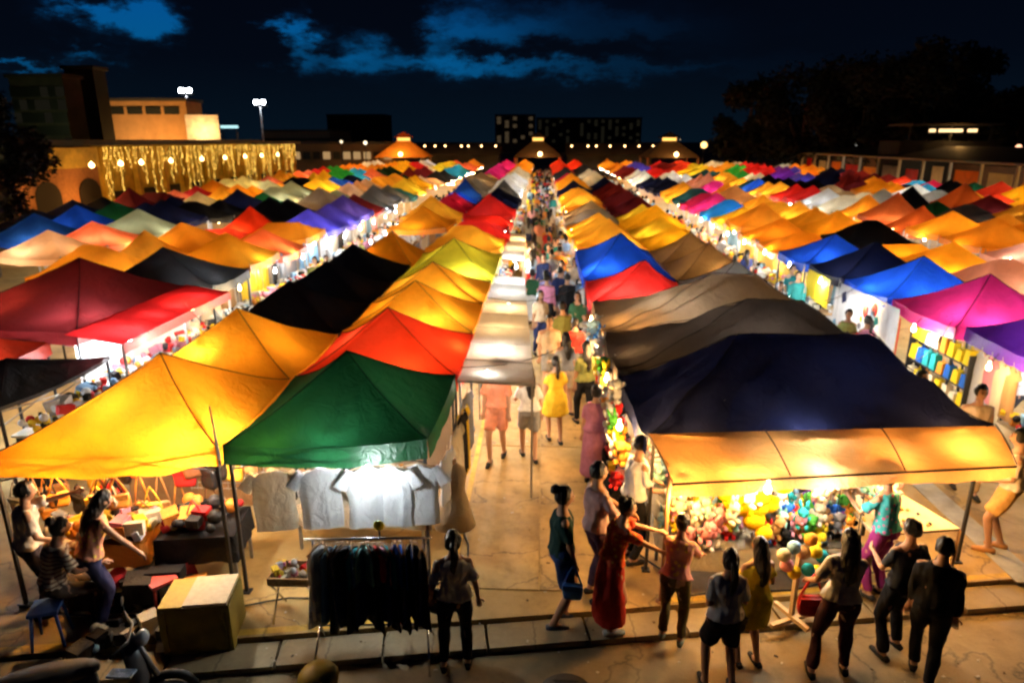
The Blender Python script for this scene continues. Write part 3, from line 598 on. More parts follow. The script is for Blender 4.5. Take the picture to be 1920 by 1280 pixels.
# floodlights
for i, (px, py, y) in enumerate([(348, 170, 82), (487, 192, 90)]):
    p = at_far(px, py, y); t = thing('floodlight_mast', ['tall floodlight mast above the lit billboard', 'floodlight mast farther right over the low dark roofs'][i], 'floodlight', (p.x, p.y, 0), 0, 'floodlight masts')
    mb = MB(); mb.tube([(0, 0, 0), (0, 0, p.z-.5)], [.14, .08], 8); mb.build('mast', simple('galvanised_pole', (.5, .5, .52), .5, .5), t)
    for dx in (-.42, .42):
        mb = MB(); mb.box((dx, -.1, p.z), (.55, .25, .45), 0, rx=-.5); mb.build('lamp_head', emis('floodlight_face', (.9, .95, 1), 16), t)
    mb = MB(); mb.box((0, .1, p.z-.42), (1.7, .1, .1)); mb.build('crossarm', dark_steel, t)
def building(name, label, px0, px1, pytop, y, depth, mat, rz=0, win=None, ztop=None, group=None):
    a = at_far(px0, pytop, y); b = at_far(px1, pytop, y); zt = ztop or a.z; wd = (b.x-a.x)
    t = thing(name, label, 'building', ((a.x+b.x)/2, y, 0), rz, group)
    mb = MB(); mb.box((0, depth/2, zt/2), (wd, depth, zt)); mb.build('wall', mat, t)
    mb = MB(); mb.box((0, depth/2, zt+.15), (wd+.4, depth+.4, .3)); mb.build('roof', roof_m, t)
    if win:
        nx, nz, ww, wh, z0, frac, mm = win; r_ = random.Random(int(px0))
        me = MB(); me.box((0, 0, 0), (ww, .12, wh)); me = me.mesh('window', [dimw2])
        for i in range(nx):
            for j in range(nz):
                o = link('window', me, t, [mm if r_.random() < frac else dimw2], (-wd/2+wd*(i+.5)/nx, -.05, z0+(zt-z0-.6)*(j+.5)/nz))
    return t, wd, zt
t, wd, zt = building('warehouse', 'tan warehouse wall with four dark window slots near its top, lit from below', 186, 345, 190, 74, 4, simple('tan_plaster', (.46, .25, .10), .85, var=.2, scale=.8), R(4))
for k in range(4):
    mb = MB(); mb.box((-wd/2+wd*(.20+.21*k), -.04, zt-.95), (wd*.17, .12, .75)); mb.build('window', dimw2, t)
lamp(t, (-1, -5, 3.6), WARM, 600, False, .2); lamp(t, (3, -4, 3.4), AMBER, 900, False, .2)
building('office_tower', 'narrow black tower left of the tan warehouse', 120, 172, 130, 62, 2, simple('black_render', (.014, .014, .016), .8), R(3))
t, wd, zt = building('apartment_block', 'dim olive apartment block behind the dark tree on the left', 10, 120, 146, 58, 2, dark_wall, R(-6), (7, 6, .7, .8, 3.5, .25, dim_win)); lamp(t, (1.0, -5, 6.5), (.8, .9, .4), 60, False, .2)
building('apartment_block', 'far dark block left of the middle with a single lit window', 612, 718, 216, 250, 14, simple('far_dark_wall', (.02, .02, .024), .9), 0, (9, 6, 1.3, 1.2, 4, .05, dim_win))
building('apartment_block', 'far pale apartment tower with two columns of lit windows', 928, 1003, 216, 300, 16, simple('pinkish_render', (.30, .20, .17), .9), 0, (5, 7, 1.6, 1.4, 4, .55, amb_win))
building('apartment_block', 'long far apartment slab with rows of dim windows right of the pale tower', 1006, 1204, 222, 305, 16, simple('far_grey_wall', (.05, .045, .045), .9), 0, (15, 7, 1.4, 1.3, 4, .42, dim_win))
building('low_block', 'low grey flat roofed building under the second floodlight', 490, 618, 247, 110, 12, simple('far_grey_wall2', (.16, .13, .10), .9), 0, (6, 1, 2.0, .8, 4.4, .2, dim_win))
building('low_block', 'low dark shop row behind the middle of the market', 545, 735, 270, 98, 8, simple('brown_render', (.16, .10, .05), .9), 0, (10, 1, 1.0, 1.0, 2.2, .7, emis('shop_window', (1, .6, .25), .3)))
p = at_far(430, 238, 80); t = thing('neon_sign', 'small pale blue lit strip sign right of the billboard', 'sign', (p.x, p.y, 0))
mb = MB(); mb.box((0, 0, p.z), (2.0, .15, .3)); mb.build('light_panel', emis('pale_sign', (.5, .9, .95), .9), t); mb = MB(); mb.box((-.8, .1, p.z/2-.2), (.1, .1, p.z-.4)); mb.box((.8, .1, p.z/2-.2), (.1, .1, p.z-.4)); mb.build('support', dark_steel, t)
# pavilions at the far end
def pavilion(px, y, label, mat, e, wpx=92):
    p = at_far(px, 262, y); w2 = wpx/2*y/1335
    t = thing('pavilion', label, 'pavilion', (p.x, y, 0), 0, 'gabled pavilions at the far end')
    mb = MB(); ez, az_, cw = 3.0, 5.15, w2*.22; d = 4.0
    mb.add([(-w2, -d, ez), (w2, -d, ez), (w2, d, ez), (-w2, d, ez), (-cw, -cw, az_), (cw, -cw, az_), (cw, cw, az_), (-cw, cw, az_)], [(0, 1, 5, 4), (1, 2, 6, 5), (2, 3, 7, 6), (3, 0, 4, 7)]); mb.build('roof', mat, t)
    mb = MB(); mb.box((0, 0, az_+.15), (cw*2, cw*2, .5)); mb.build('lantern', emis('lantern_glow', (1, .48, .10), 1.6*e), t)
    mb = MB(); q = cw*1.7; z = az_+.42; mb.add([(-q, -q, z), (q, -q, z), (q, q, z), (-q, q, z), (0, 0, z+.75)], [(0, 1, 4), (1, 2, 4), (2, 3, 4), (3, 0, 4), (3, 2, 1, 0)]); mb.build('lantern_roof', mat, t)
    for a in (-1, 1):
        for b in (-1, 1): mb = MB(); mb.box((a*w2*.9, b*3.6, 1.5), (.25, .25, 3.0)); mb.build('post', wood, t)
    lamp(t, (0, -2.2, 2.3), AMBER, 260*e, False, .2); lamp(t, (0, -5.5, 4.3), AMBER, 200*e, False, .2)
    mb = MB(); mb.ell((.3, -4.15, 3.45), (.3, .3, .3), 8, 6); mb.build('lamp_globe', glow, t)
pavilion(757, 97, 'leftmost pavilion with a glowing orange roof', fabric('pavilion_orange', (.85, .34, .05), .45), 1.0)
pavilion(1009, 99, 'middle pavilion with a small lit lantern at the end of the main aisle', simple('brown_tile', (.16, .10, .05), .8), .4)
pavilion(1255, 97, 'rightmost pavilion with a brown roof and a lit lantern', simple('brown_tile', (.16, .10, .05), .8), .45, 100)
for (xa, xb, pyy, lab) in [(795, 940, 268, 'long low brown roof right of the glowing orange pavilion'), (1060, 1225, 268, 'long low brown roof between the middle and the right pavilion')]:
    a = at_far(xa, pyy, 108); b = at_far(xb, pyy, 108); t = thing('market_hall', lab, 'hall', ((a.x+b.x)/2, 108, 0), 0, 'long halls at the far end'); wd = b.x-a.x
    mb = MB(); zr = a.z; mb.add([(-wd/2, -4, 3.2), (wd/2, -4, 3.2), (wd/2, 0, zr), (-wd/2, 0, zr), (wd/2, 4, 3.2), (-wd/2, 4, 3.2)], [(0, 1, 2, 3), (3, 2, 4, 5)]); mb.build('roof', simple('hall_roof', (.10, .07, .045), .8), t)
    mb = MB(); mb.box((0, 1, 1.6), (wd-.6, 5, 3.0)); mb.build('wall', dark_wall, t)
    for k in range(7):
        mb = MB(); mb.ell((-wd/2+wd*(k+.5)/7+random.uniform(-.4, .4), -4.6, 4.4), (.13, .13, .13), 6, 5); mb.build('lamp_globe', glow, t)
# long roof on the right
t = thing('covered_walkway', 'long dark roofed walkway with pale posts running along the right edge of the market', 'walkway', (32, 20, 0))
mb = MB(); mb.add([(0, 0, 3.8), (0, 74, 3.8), (4.5, 74, 4.75), (4.5, 0, 4.75), (9, 74, 3.8), (9, 0, 3.8), (0, 0, 3.65), (0, 74, 3.65)], [(0, 3, 2, 1), (3, 5, 4, 2), (6, 0, 1, 7)]); mb.build('roof', roof_m, t)
mb = MB(); mb.box((-.03, 37, 3.68), (.05, 74, .16)); mb.build('gutter', simple('pale_gutter', (.45, .38, .26), .6), t)
for k in range(19):
    mb = MB(); mb.box((.15, 1+k*4, 1.85), (.18, .18, 3.6)); mb.build('post', simple('pale_gutter', (.45, .38, .26), .6), t)
mb = MB(); mb.box((5.5, 37, 1.6), (.2, 74, 3.2)); mb.build('back_wall', simple('red_brown_wall', (.10, .05, .03), .85, var=.4, scale=.6), t)
for k in range(18): lamp(t, (2.0, 3+k*4, 2.3), random.choice([WARM, AMBER, NEUT]), 50, False, .1)
rg = random.Random(9); cols_ = ['red', 'cream', 'white', 'golden yellow', 'green', 'orange', 'cream', 'maroon', 'tan', 'brown']
for k in range(17):
    mb = MB(); y = 2.9+k*4; mb.box((.25, y, 2.35+rg.uniform(-.15, .2)), (.05, rg.uniform(1.2, 3.2), rg.uniform(.9, 1.5))); mb.build('cloth_screen', canopy_mat(rg.choice(cols_)), t)
p = at_far(1787, 245, 66); t = thing('restaurant_terrace', 'raised dark terrace with a bar of amber light among the right hand trees', 'building', (p.x, p.y, 0))
mb = MB(); mb.box((0, 2, 2.6), (9, 4, 5.2)); mb.build('wall', simple('far_dark_wall', (.02, .02, .024), .9), t); mb = MB(); mb.box((0, 1.5, 6.6), (8, 4.5, .2)); mb.build('roof', roof_m, t)
for (x0, x1) in ((1742, 1752), (1760, 1803), (1814, 1830)):
    a = at_far(x0, 246, 66).x-p.x; b = at_far(x1, 246, 66).x-p.x; mb = MB(); mb.box(((a+b)/2, -.1, p.z), (b-a, .2, .28)); mb.build('light_panel', emis('terrace_light', (1, .62, .28), 1.6), t)
for x in (-3.6, 0, 3.6): mb = MB(); mb.box((x, .3, 5.8), (.15, .15, 1.5)); mb.build('post', dark_steel, t)
lamp(t, (0, -1.2, 5.6), AMBER, 60, False, .2)
for i, (px, py, y, lab, c) in enumerate([(1320, 272, 95, 'round amber street lamp right of the right hand pavilion', (1, .52, .15)), (1910, 276, 60, 'reddish street lamp at the right edge above the walkway roof', (1, .45, .25)), (1605, 272, 80, 'faint white street lamp above the walkway roof', (.9, .9, .8)), (685, 268, 96, 'small pale lamp left of the glowing orange pavilion', (1, .8, .5)), (640, 266, 96, 'faint lamp at the low shop row left of the glowing orange pavilion', (1, .8, .5)), (1275, 262, 120, 'dim lamp high behind the rightmost pavilion', (1, .7, .4))]):
    p = at_far(px, py, y); t = thing('street_lamp', lab, 'lamp', (p.x, y, 0), 0, 'street lamps beyond the market'); mb = MB(); mb.tube([(0, 0, 0), (0, 0, p.z)], .06, 6); mb.build('pole', dark_steel, t)
    s = (.42, .22, .1, .25, .2, .1)[i]; mb = MB(); mb.ell((0, 0, p.z), (s, s, s), 10, 7); mb.build('lamp_globe', emis('street_globe_%d' % i, c, (3, 2, .3, 2, 1.5, .5)[i]), t)

# trees
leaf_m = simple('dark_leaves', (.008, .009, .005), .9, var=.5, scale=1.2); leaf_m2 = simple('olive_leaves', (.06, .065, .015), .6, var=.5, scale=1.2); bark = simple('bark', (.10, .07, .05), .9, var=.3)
def tree(label, x, y, ztop, rad, zbot, seed, n=5200, m=leaf_m, s=.16):
    r_ = random.Random(seed); t = thing('tree', label, 'tree', (x, y, 0), 0, 'trees around the market')
    mb = MB(); hc = (ztop+zbot)/2
    mb.tube([(0, 0, 0), (.1, .05, zbot*.7), (.0, .1, hc), (.1, 0, ztop*.85)], [rad*.09, rad*.07, rad*.05, .02], 9)
    cl = []
    for k in range(26):
        th = r_.uniform(0, 2*PI); q = r_.uniform(.2, 1)**.6; zz = r_.uniform(-1, 1); rr = math.sqrt(max(0, 1-zz*zz*.85))*q*rad*.82
        c = Vector((rr*math.cos(th), rr*math.sin(th), hc+zz*(ztop-zbot)/2*.86)); cl.append((c, rad*r_.uniform(.18, .34)))
        if k % 3 == 0: mb.tube([(0, .05, zbot*.8+r_.uniform(0, .5)), c*.5+Vector((0, 0, hc*.45)), c], [rad*.035, rad*.02, .01], 5)
    mb.build('trunk', bark, t)
    lf = MB()
    for k in range(n):
        c, cr = cl[r_.randrange(len(cl))]; d = Vector((r_.gauss(0, 1), r_.gauss(0, 1), r_.gauss(0, .8))); d.normalize(); p = c+d*cr*r_.uniform(.5, 1.1)
        a = Vector((r_.uniform(-1, 1), r_.uniform(-1, 1), r_.uniform(-.6, .6))).normalized()*s*r_.uniform(.6, 1.3); b = a.cross(d).normalized()*s*.5
        lf.add([p-a, p+b, p+a, p-b], [(0, 1, 2, 3)])
    lf.build('crown', m, t)
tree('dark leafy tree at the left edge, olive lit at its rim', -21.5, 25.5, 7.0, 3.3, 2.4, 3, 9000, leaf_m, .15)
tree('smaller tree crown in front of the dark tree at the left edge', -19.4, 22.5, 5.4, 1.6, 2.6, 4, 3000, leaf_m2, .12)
for i, (px, y, top, rad, lab) in enumerate([(1440, 92, 150, 7, 'dark tree behind the walkway, leftmost of the right hand trees'), (1560, 84, 128, 8, 'wide dark tree second from the left behind the walkway'), (1690, 78, 110, 8, 'dark tree left of the terrace lights'), (1820, 70, 75, 8.5, 'tallest dark tree rising over the terrace lights'), (1960, 66, 150, 6, 'dark tree cut by the right edge of the picture')]):
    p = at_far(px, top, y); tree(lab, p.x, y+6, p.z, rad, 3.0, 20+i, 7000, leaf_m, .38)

# ================================================================ PEOPLE
def dense(mb, vox, name, smooth_it=2, fold=0.0, seed=0):
    me = mb.mesh('tmp', []); o = bpy.data.objects.new('tmp', me); C.objects.link(o)
    m = o.modifiers.new('r', 'REMESH'); m.mode = 'VOXEL'; m.voxel_size = vox; m.use_smooth_shade = True
    s = o.modifiers.new('s', 'SMOOTH'); s.iterations = smooth_it; s.factor = .5
    dg = bpy.context.evaluated_depsgraph_get(); ev = o.evaluated_get(dg); out = bpy.data.meshes.new_from_object(ev); out.name = name
    bpy.data.objects.remove(o); bpy.data.meshes.remove(me)
    if fold:
        nr = [v.normal.copy() for v in out.vertices]
        for v, n_ in zip(out.vertices, nr): v.co += n_*fold*(noise.noise(Vector((v.co.x*9, v.co.y*9, v.co.z*4+seed)))+.5*noise.noise(Vector((v.co.x*22, v.co.y*22, v.co.z*9+seed))))
    for p in out.polygons: p.use_smooth = True
    return out
def ik(A, B, l1, l2, pole):
    d = B-A; D = min(d.length, (l1+l2)*.999)
    if d.length > D: B = A+d.normalized()*D
    d = B-A; a = (l1*l1-l2*l2+D*D)/(2*D); h = math.sqrt(max(0, l1*l1-a*a)); u = d.normalized(); p = pole-u*pole.dot(u)
    if p.length < 1e-4: p = u.orthogonal()
    return A+u*a+p.normalized()*h, B
def person_meshes(g='f', height=1.62, hz=None, lean=0, feet=None, hands=None, top='tee', bottom='trousers', hair='long', turn=0, tilt=0, vox=.016, seed=0, fingers=True, knee=None, face=True, elbow=None):
    """+Y is forward; all joints for a 1.65 m figure, then scaled"""
    k = height/1.65; fem = g == 'f'; hz = hz/k if hz else .885
    sw = .148 if fem else .172; hip = Vector((0, 0, hz)); Rl = Matrix.Rotation(-lean, 3, 'X')
    def U(p): p = Vector(p); return hip+Rl @ (p-Vector((0, 0, .885)))
    feet = feet or [(-.10, .02), (.10, -.02)]
    feet = [Vector((f[0]/k, f[1]/k, (f[2]/k if len(f) > 2 else 0)+.075)) for f in feet]
    sh = [U((-sw, 0, 1.335)), U((sw, 0, 1.335))]
    dh = [(-.21, .05, .80), (.21, .05, .80)]
    hands = [Vector(h)/k if h else None for h in (hands or [None, None])]
    hands = [h if h is not None else U(dh[i]) for i, h in enumerate(hands)]
    L = []
    for i, s in enumerate((-1, 1)):
        hj = hip+Vector((s*.085, 0, -.03)); kp = Vector(knee[i]) if knee else Vector((s*.1, 1, 0))
        kn, an = ik(hj, feet[i], .415, .41, kp); L.append((hj, kn, an, s))
    Aarm = []
    for i, s in enumerate((-1, 1)):
        ep = Vector(elbow[i]) if elbow else Vector((s*.35, -.9, -.5)); e_, h_ = ik(sh[i], hands[i], .275, .25, ep); Aarm.append((sh[i], e_, h_, s))
    hw = 1.07 if fem else 1.0; cwd = .93 if fem else 1.08
    tr = [(.80, .09, .075), (.85, .150*hw, .105), (.92, .165*hw, .115), (1.0, .142, .098), (1.08, .130*cwd, .092), (1.18, .142*cwd, .10), (1.27, .158*cwd, .108 if not fem else .112), (1.335, .150*cwd, .088), (1.375, .10, .066), (1.405, .056, .054), (1.47, .050, .050)]
    def torso(mb, infl, z0, z1, hips=True, flare=0):
        vs = []; n = 16; rs_ = [r for r in tr if z0 <= r[0] <= z1]
        for (z, rx, ry) in rs_:
            f = flare*max(0, (1.1-z))/.3
            for j in range(n): q = 2*PI*j/n; vs.append(U(((rx+infl+f)*math.cos(q), (ry+infl+f)*math.sin(q), z)))
        m = len(rs_); mb.add(vs, [(i*n+j, i*n+(j+1) % n, (i+1)*n+(j+1) % n, (i+1)*n+j) for i in range(m-1) for j in range(n)]+[tuple(range(n-1, -1, -1)), tuple((m-1)*n+j for j in range(n))])
    # ---- body
    b = MB(); torso(b, 0, .8, 1.5)
    for hj, kn, an, s in L:
        b.tube([hj+Vector((0, 0, .04)), hj.lerp(kn, .35), hj.lerp(kn, .85), kn, kn.lerp(an, .3), an.lerp(kn, .2), an], [.088, .080, .058, .052, .052, .037, .036], 12)
        b.tube([an+Vector((0, -.05, -.035)), an+Vector((0, .04, -.03)), an+Vector((s*.01, .15, -.05))], [.036, .040, .025], 10)
    for a, e_, h_, s in Aarm:
        b.tube([a+Vector((-s*.05, 0, .0)), a, a.lerp(e_, .5), e_, e_.lerp(h_, .35), h_], [.045, .047, .040, .033, .032, .022], 10)
        d = (h_-e_).normalized(); b.tube([h_-d*.01, h_+d*.035, h_+d*.075], [.022, .034, .026], 8)
    hd = U((0, .02, 1.56)); Hm = Rl @ Matrix.Rotation(turn, 3, 'Z') @ Matrix.Rotation(tilt, 3, 'X')
    b.tube([U((0, -.005, 1.40)), hd+Vector((0, -.02, -.04))], .050, 10)
    def hf(d):
        d = d.copy()
        if d.z < -.02: q = min(1, (-.02-d.z)/.10); d.x *= 1-.28*q; d.y = d.y*(1-.12*q)+.012*q
        return d
    b.ell(hd, (.073, .092, .112), 16, 12, fn=hf, M=Hm)
    b.tube([hd+Hm @ Vector((0, .085, .015)), hd+Hm @ Vector((0, .108, -.022)), hd+Hm @ Vector((0, .09, -.032))], [.008, .014, .010], 6)
    for s in (-1, 1): b.ell(hd+Hm @ Vector((s*.074, -.005, -.01)), (.010, .018, .028), 8, 6, M=Hm)
    body = dense(b, vox, 'body', 2)
    body.materials.append(skin_m); body.materials.append(eye_m); body.materials.append(lip_m)
    ex = MB()
    if fingers:
        for a, e_, h_, s in Aarm:
            d = (h_-e_).normalized(); side = d.cross(Vector((0, 1, .2))); side = side.normalized() if side.length > .1 else Vector((s, 0, 0)); pn = d.cross(side).normalized()
            for q in range(4):
                o0 = h_+d*.055+side*(.024-.016*q); ln = (.062, .072, .068, .052)[q]
                ex.tube([o0, o0+d*ln*.5+pn*.004, o0+d*ln*.8+pn*.018, o0+d*ln*.95+pn*.03], [.0088, .0085, .0078, .0062], 6)
            o0 = h_+d*.02+side*.028; ex.tube([o0-side*.012, o0+side*.02+d*.025, o0+side*.022+d*.052+pn*.008], [.011, .0095, .007], 6)
    if face:
        for s in (-1, 1): ex.ell(hd+Hm @ Vector((s*.030, .083, .012)), (.012, .006, .006), 8, 5, 1, M=Hm); ex.ell(hd+Hm @ Vector((s*.031, .086, .034)), (.017, .005, .0035), 8, 4, 1, M=Hm)
        ex.ell(hd+Hm @ Vector((0, .088, -.054)), (.022, .008, .007), 8, 5, 2, M=Hm)
    bm = bmesh.new(); bm.from_mesh(body)
    if ex.v:
        em = ex.mesh('e', [skin_m, eye_m, lip_m]); bm.from_mesh(em); bpy.data.meshes.remove(em)
    bm.to_mesh(body); bm.free()
    for p in body.polygons: p.use_smooth = True
    out = [('body', body, skin_m)]
    # ---- hair
    h = MB()
    def cap(d):
        d = d.copy()
        if d.y > .045 and d.z < .052: d *= .84
        elif d.z < -.055 and hair == 'short': d *= .80
        return d
    h.ell(hd+Hm @ Vector((0, -.012, .012)), (.084, .103, .116), 18, 14, fn=cap, M=Hm)
    if hair == 'bun': h.ell(hd+Hm @ Vector((0, -.10, .085)), (.055, .05, .05), 12, 8, M=Hm)
    if hair == 'pony': h.tube([hd+Hm @ Vector((0, -.085, .05)), hd+Hm @ Vector((0, -.15, .02)), hd+Hm @ Vector((.01, -.16, -.10)), hd+Hm @ Vector((0, -.14, -.25)), hd+Hm @ Vector((0, -.13, -.33))], [.025, .034, .042, .030, .008], 10)
    if hair == 'long': h.tube([hd+Hm @ Vector((0, -.03, .03)), hd+Hm @ Vector((0, -.065, -.08)), hd+Hm @ Vector((0, -.10, -.22)), hd+Hm @ Vector((.01, -.115, -.36)), hd+Hm @ Vector((0, -.11, -.44))], [.08, .088, .085, .06, .02], 14)
    hm = dense(h, min(vox, .012), 'hair', 1, .0, seed)
    for v in hm.vertices:
        f_ = noise.noise(Vector((v.co.x*55, v.co.y*55, v.co.z*7+seed)))*.011+noise.noise(Vector((v.co.x*14, v.co.y*14, v.co.z*9+seed)))*.014; v.co += v.normal*f_
    hm.materials.append(hair_m); out.append(('hair', hm, hair_m))
    if hair == 'cap':
        pass
    # ---- top
    T = MB(); sl = {'tee': .55, 'long': .97, 'tank': .12, 'dress': .45}[top]
    torso(T, .020, .92 if top != 'dress' else .85, 1.376, flare=.02)
    for a, e_, h_, s in Aarm:
        pts = [a+Vector((-s*.05, 0, -.012)), a+Vector((-s*.01, 0, -.012))]; rr = [.050, .056]
        if sl <= .55: pts += [a.lerp(e_, sl/.55*.8)]; rr += [.060]
        else: pts += [a.lerp(e_, .5), e_, e_.lerp(h_, .88)]; rr += [.056, .050, .040]
        T.tube(pts, rr, 12)
    if top == 'dress':
        for hj, kn, an, s in L[:1]:
            pass
        mid = (L[0][1]+L[1][1])/2; z1 = min(L[0][1].z, L[1][1].z)+.10; n = 18; vs = []; rg_ = [(0, .205, .15), (.5, .235, .18), (1, .27, .205)]
        for (q, rx, ry) in rg_:
            c = Vector((0, 0, hz+.0)).lerp(Vector((mid.x, mid.y*.7, z1)), q)
            for j in range(n): a = 2*PI*j/n; vs.append(c+Vector((rx*math.cos(a), ry*math.sin(a), 0)))
        T.add(vs, [(i*n+j, (i+1)*n+j, (i+1)*n+(j+1) % n, i*n+(j+1) % n) for i in range(2) for j in range(n)]+[tuple(range(n)), tuple(2*n+j for j in range(n-1, -1, -1))])
    tm = dense(T, vox*1.05, 'shirt' if top != 'dress' else 'dress', 3, .024, seed); out.append(('dress' if top == 'dress' else 'shirt', tm, None))
    # ---- bottom
    if bottom:
        B_ = MB(); torso(B_, .012, .80, 1.0)
        cut = {'trousers': 1.0, 'shorts': .45, 'skirt': 0}[bottom]
        if bottom == 'skirt':
            mid = (L[0][2]+L[1][2])/2; n = 18; vs = []
            for (q, rx, ry) in [(0, .18, .13), (.3, .20, .16), (.9, .23, .19)]:
                c = hip.lerp(mid, q)
                for j in range(n): a = 2*PI*j/n; vs.append(c+Vector((rx*math.cos(a), ry*math.sin(a), 0)))
            B_.add(vs, [(i*n+j, (i+1)*n+j, (i+1)*n+(j+1) % n, i*n+(j+1) % n) for i in range(2) for j in range(n)]+[tuple(range(n)), tuple(2*n+j for j in range(n-1, -1, -1))])
        else:
            for hj, kn, an, s in L:
                if cut < .6: B_.tube([hj+Vector((0, 0, .03)), hj.lerp(kn, .5), hj.lerp(kn, .78)], [.100, .098, .094], 12)
                else: B_.tube([hj+Vector((0, 0, .03)), hj.lerp(kn, .4), kn, kn.lerp(an, .4), an.lerp(kn, .06)], [.100, .090, .066, .064, .054], 12)
        out.append((bottom, dense(B_, vox*1.05, bottom, 2, .018, seed+3), None))
    for hj, kn, an, s in L:
        S_ = MB(); S_.tube([an+Vector((0, -.075, -.04)), an+Vector((0, -.02, -.035)), an+Vector((s*.005, .07, -.045)), an+Vector((s*.012, .175, -.055))], [.030, .043, .042, .026], 10)
        for i, v in enumerate(S_.v): S_.v[i] = (v[0], v[1], max(v[2], an.z-.073))
        out.append(('shoe', S_.mesh('shoe', []), None))
    for nme, me, mm in out:
        me.transform(Matrix.Scale(k, 4))
        if not me.materials: me.materials.append(None)
    return out
def print_m(c, c2, kind, name):
    if name in MATS: return MATS[name]
    m = cloth_m(c).copy(); m.name = name; t = NT(m.node_tree); p = t.n['Principled BSDF']; co = t.new('ShaderNodeTexCoord').outputs['Object']
    src = p.inputs['Base Color'].links[0].from_socket
    if kind == 'stripe':
        wv = t.new('ShaderNodeTexWave', bands_direction='Z'); wv.inputs['Scale'].default_value = 7; wv.inputs['Distortion'].default_value = .6; t.link(co, wv.inputs['Vector']); f = t.ramp(wv.outputs['Fac'], [(.62, (0, 0, 0)), (.7, (1, 1, 1))])
    else:
        vo = t.new('ShaderNodeTexVoronoi'); vo.inputs['Scale'].default_value = 17; t.link(co, vo.inputs['Vector']); f = t.ramp(vo.outputs['Distance'], [(.25, (1, 1, 1)), (.36, (0, 0, 0))])
    t.link(t.mix(f, src, col(c2)), p.inputs['Base Color']); MATS[name] = m; return m
def cloth_m(c, name=None):
    if isinstance(c, tuple) and isinstance(c[0], str): return print_m(c[1], c[2], c[0], 'print_%s_%d' % (c[0], int(sum(c[1])*1000)))
    c = col(c); return simple(name or 'cloth_%02x%02x%02x' % tuple(int(min(1, x)**.45*255) for x in c), c, .85, var=.18, bump=.25, scale=14, spec=.15)
def person(label, loc, rz, tcol, bcol=None, scol=(.03, .03, .03), meshes=None, group='people walking through the market', skin=None, **kw):
    ms = meshes or person_meshes(**kw)
    t = thing('person', label, 'person', loc, rz, group)
    for nme, me, mm in ms:
        if nme in ('shirt', 'dress'): mm = cloth_m(tcol)
        elif nme in ('trousers', 'shorts', 'skirt'): mm = cloth_m(bcol or (.02, .02, .03))
        elif nme == 'shoe': mm = cloth_m(scol)
        if nme == 'body': o = link('body', me, t); o.material_slots[0].link = 'OBJECT'; o.material_slots[0].material = skin or skin_m
        else: o = link(nme, me, t, [mm])
    return t
def g3(px, py, z=0.0): v = at(px, py, z); return (v.x, v.y, z)
W_ = (.72, .72, .72); BLK = (.012, .012, .014)
# ---- in front
person('ponytailed woman in white shirt and black trousers standing right of the clothes rack', g3(856, 1253, .0), R(8), (.62, .62, .60), BLK, height=1.60, hair='pony', top='tee', seed=1, hands=[(-.24, .02, .86), (.24, .04, .82)], feet=[(-.13, .0), (.12, .03)])
person('woman with a high bun in a loose dark green top and blue shorts', g3(1050, 1168, .05), R(-82), (.015, .045, .04), (.02, .05, .16), (.12, .12, .14), height=1.70, hair='bun', top='tee', bottom='shorts', seed=2, hands=[(-.14, .12, .80), (.16, .14, .80)], feet=[(-.10, .06), (.10, -.10)])
person('man in a pale pink shirt beside the front right stall, profile lit amber', g3(1112, 1120, ZM), R(-62), (.55, .35, .33), (.06, .03, .05), height=1.72, g='m', hair='short', top='tee', seed=3, hands=[(.28, .45, 1.05), (.35, .25, .95)])
person('woman in a red dress and orange scarf reaching over to the stall', g3(1140, 1178, .08), R(-75), ('flower', (.55, .08, .03), (.75, .35, .05)), (.42, .03, .02), (.35, .4, .4), height=1.60, hair='bun', top='tee', bottom='skirt', seed=4, lean=.22, hands=[(-.05, .62, 1.10), (.15, .55, .98)])
person('man in a white shirt standing at the amber post of the front right stall', g3(1180, 1050, ZM), R(-70), (.75, .75, .78), BLK, height=1.70, g='m', hair='short', top='tee', seed=5, lean=.1, hands=[(-.1, .40, 1.0), (.2, .35, 1.02)])
person('woman in a pink top bending at the corner of the front right stall', g3(1258, 1200, .08), R(-20), ('flower', (.60, .26, .22), (.80, .55, .10)), (.10, .08, .03), (.2, .25, .2), height=1.44, hair='bun', top='tee', seed=6, lean=.35, hands=[(-.15, .50, .85), (.2, .45, .85)])
person('ponytailed woman in a pale tee and black shorts, nearest before the plush toys', g3(1345, 1292, .0), R(2), (.60, .58, .58), BLK, height=1.58, hair='pony', top='tee', bottom='shorts', seed=7, hands=[(-.10, .22, 1.0), (.12, .24, 1.0)], feet=[(-.12, .04), (.13, -.05)])
person('woman with long hair in a yellow top next to the one in black shorts', g3(1400, 1246, .0), R(14), (.70, .55, .03), (.12, .08, .05), height=1.50, hair='long', top='dress', bottom=None, seed=8, hands=[(-.14, .26, .95), (.16, .24, .92)])
person('woman with long dark hair in a pale top holding a red bag', g3(1556, 1262, .0), R(-10), (.58, .54, .50), (.05, .02, .03), height=1.66, hair='long', top='tee', seed=9, hands=[(-.28, .20, .95), (.05, .38, 1.10)], feet=[(-.20, -.08), (.14, .05)])
person('woman in a teal top and pink trousers holding up a small toy', g3(1640, 1118, ZM), R(30), ('flower', (.05, .35, .40), (.6, .1, .3)), (.25, .03, .18), height=1.62, hair='bun', top='tee', seed=10, lean=.12, hands=[(-.18, .40, 1.18), (.05, .40, 1.15)])
person('tall man in dark clothes and a navy cap near the pale slanted board', g3(1668, 1225, .0), R(14), (.03, .035, .05), BLK, height=1.60, g='m', hair='short', top='tee', seed=11, hands=[(-.15, .30, 1.1), (.22, .28, 1.1)], feet=[(-.13, -.05), (.14, .08)])
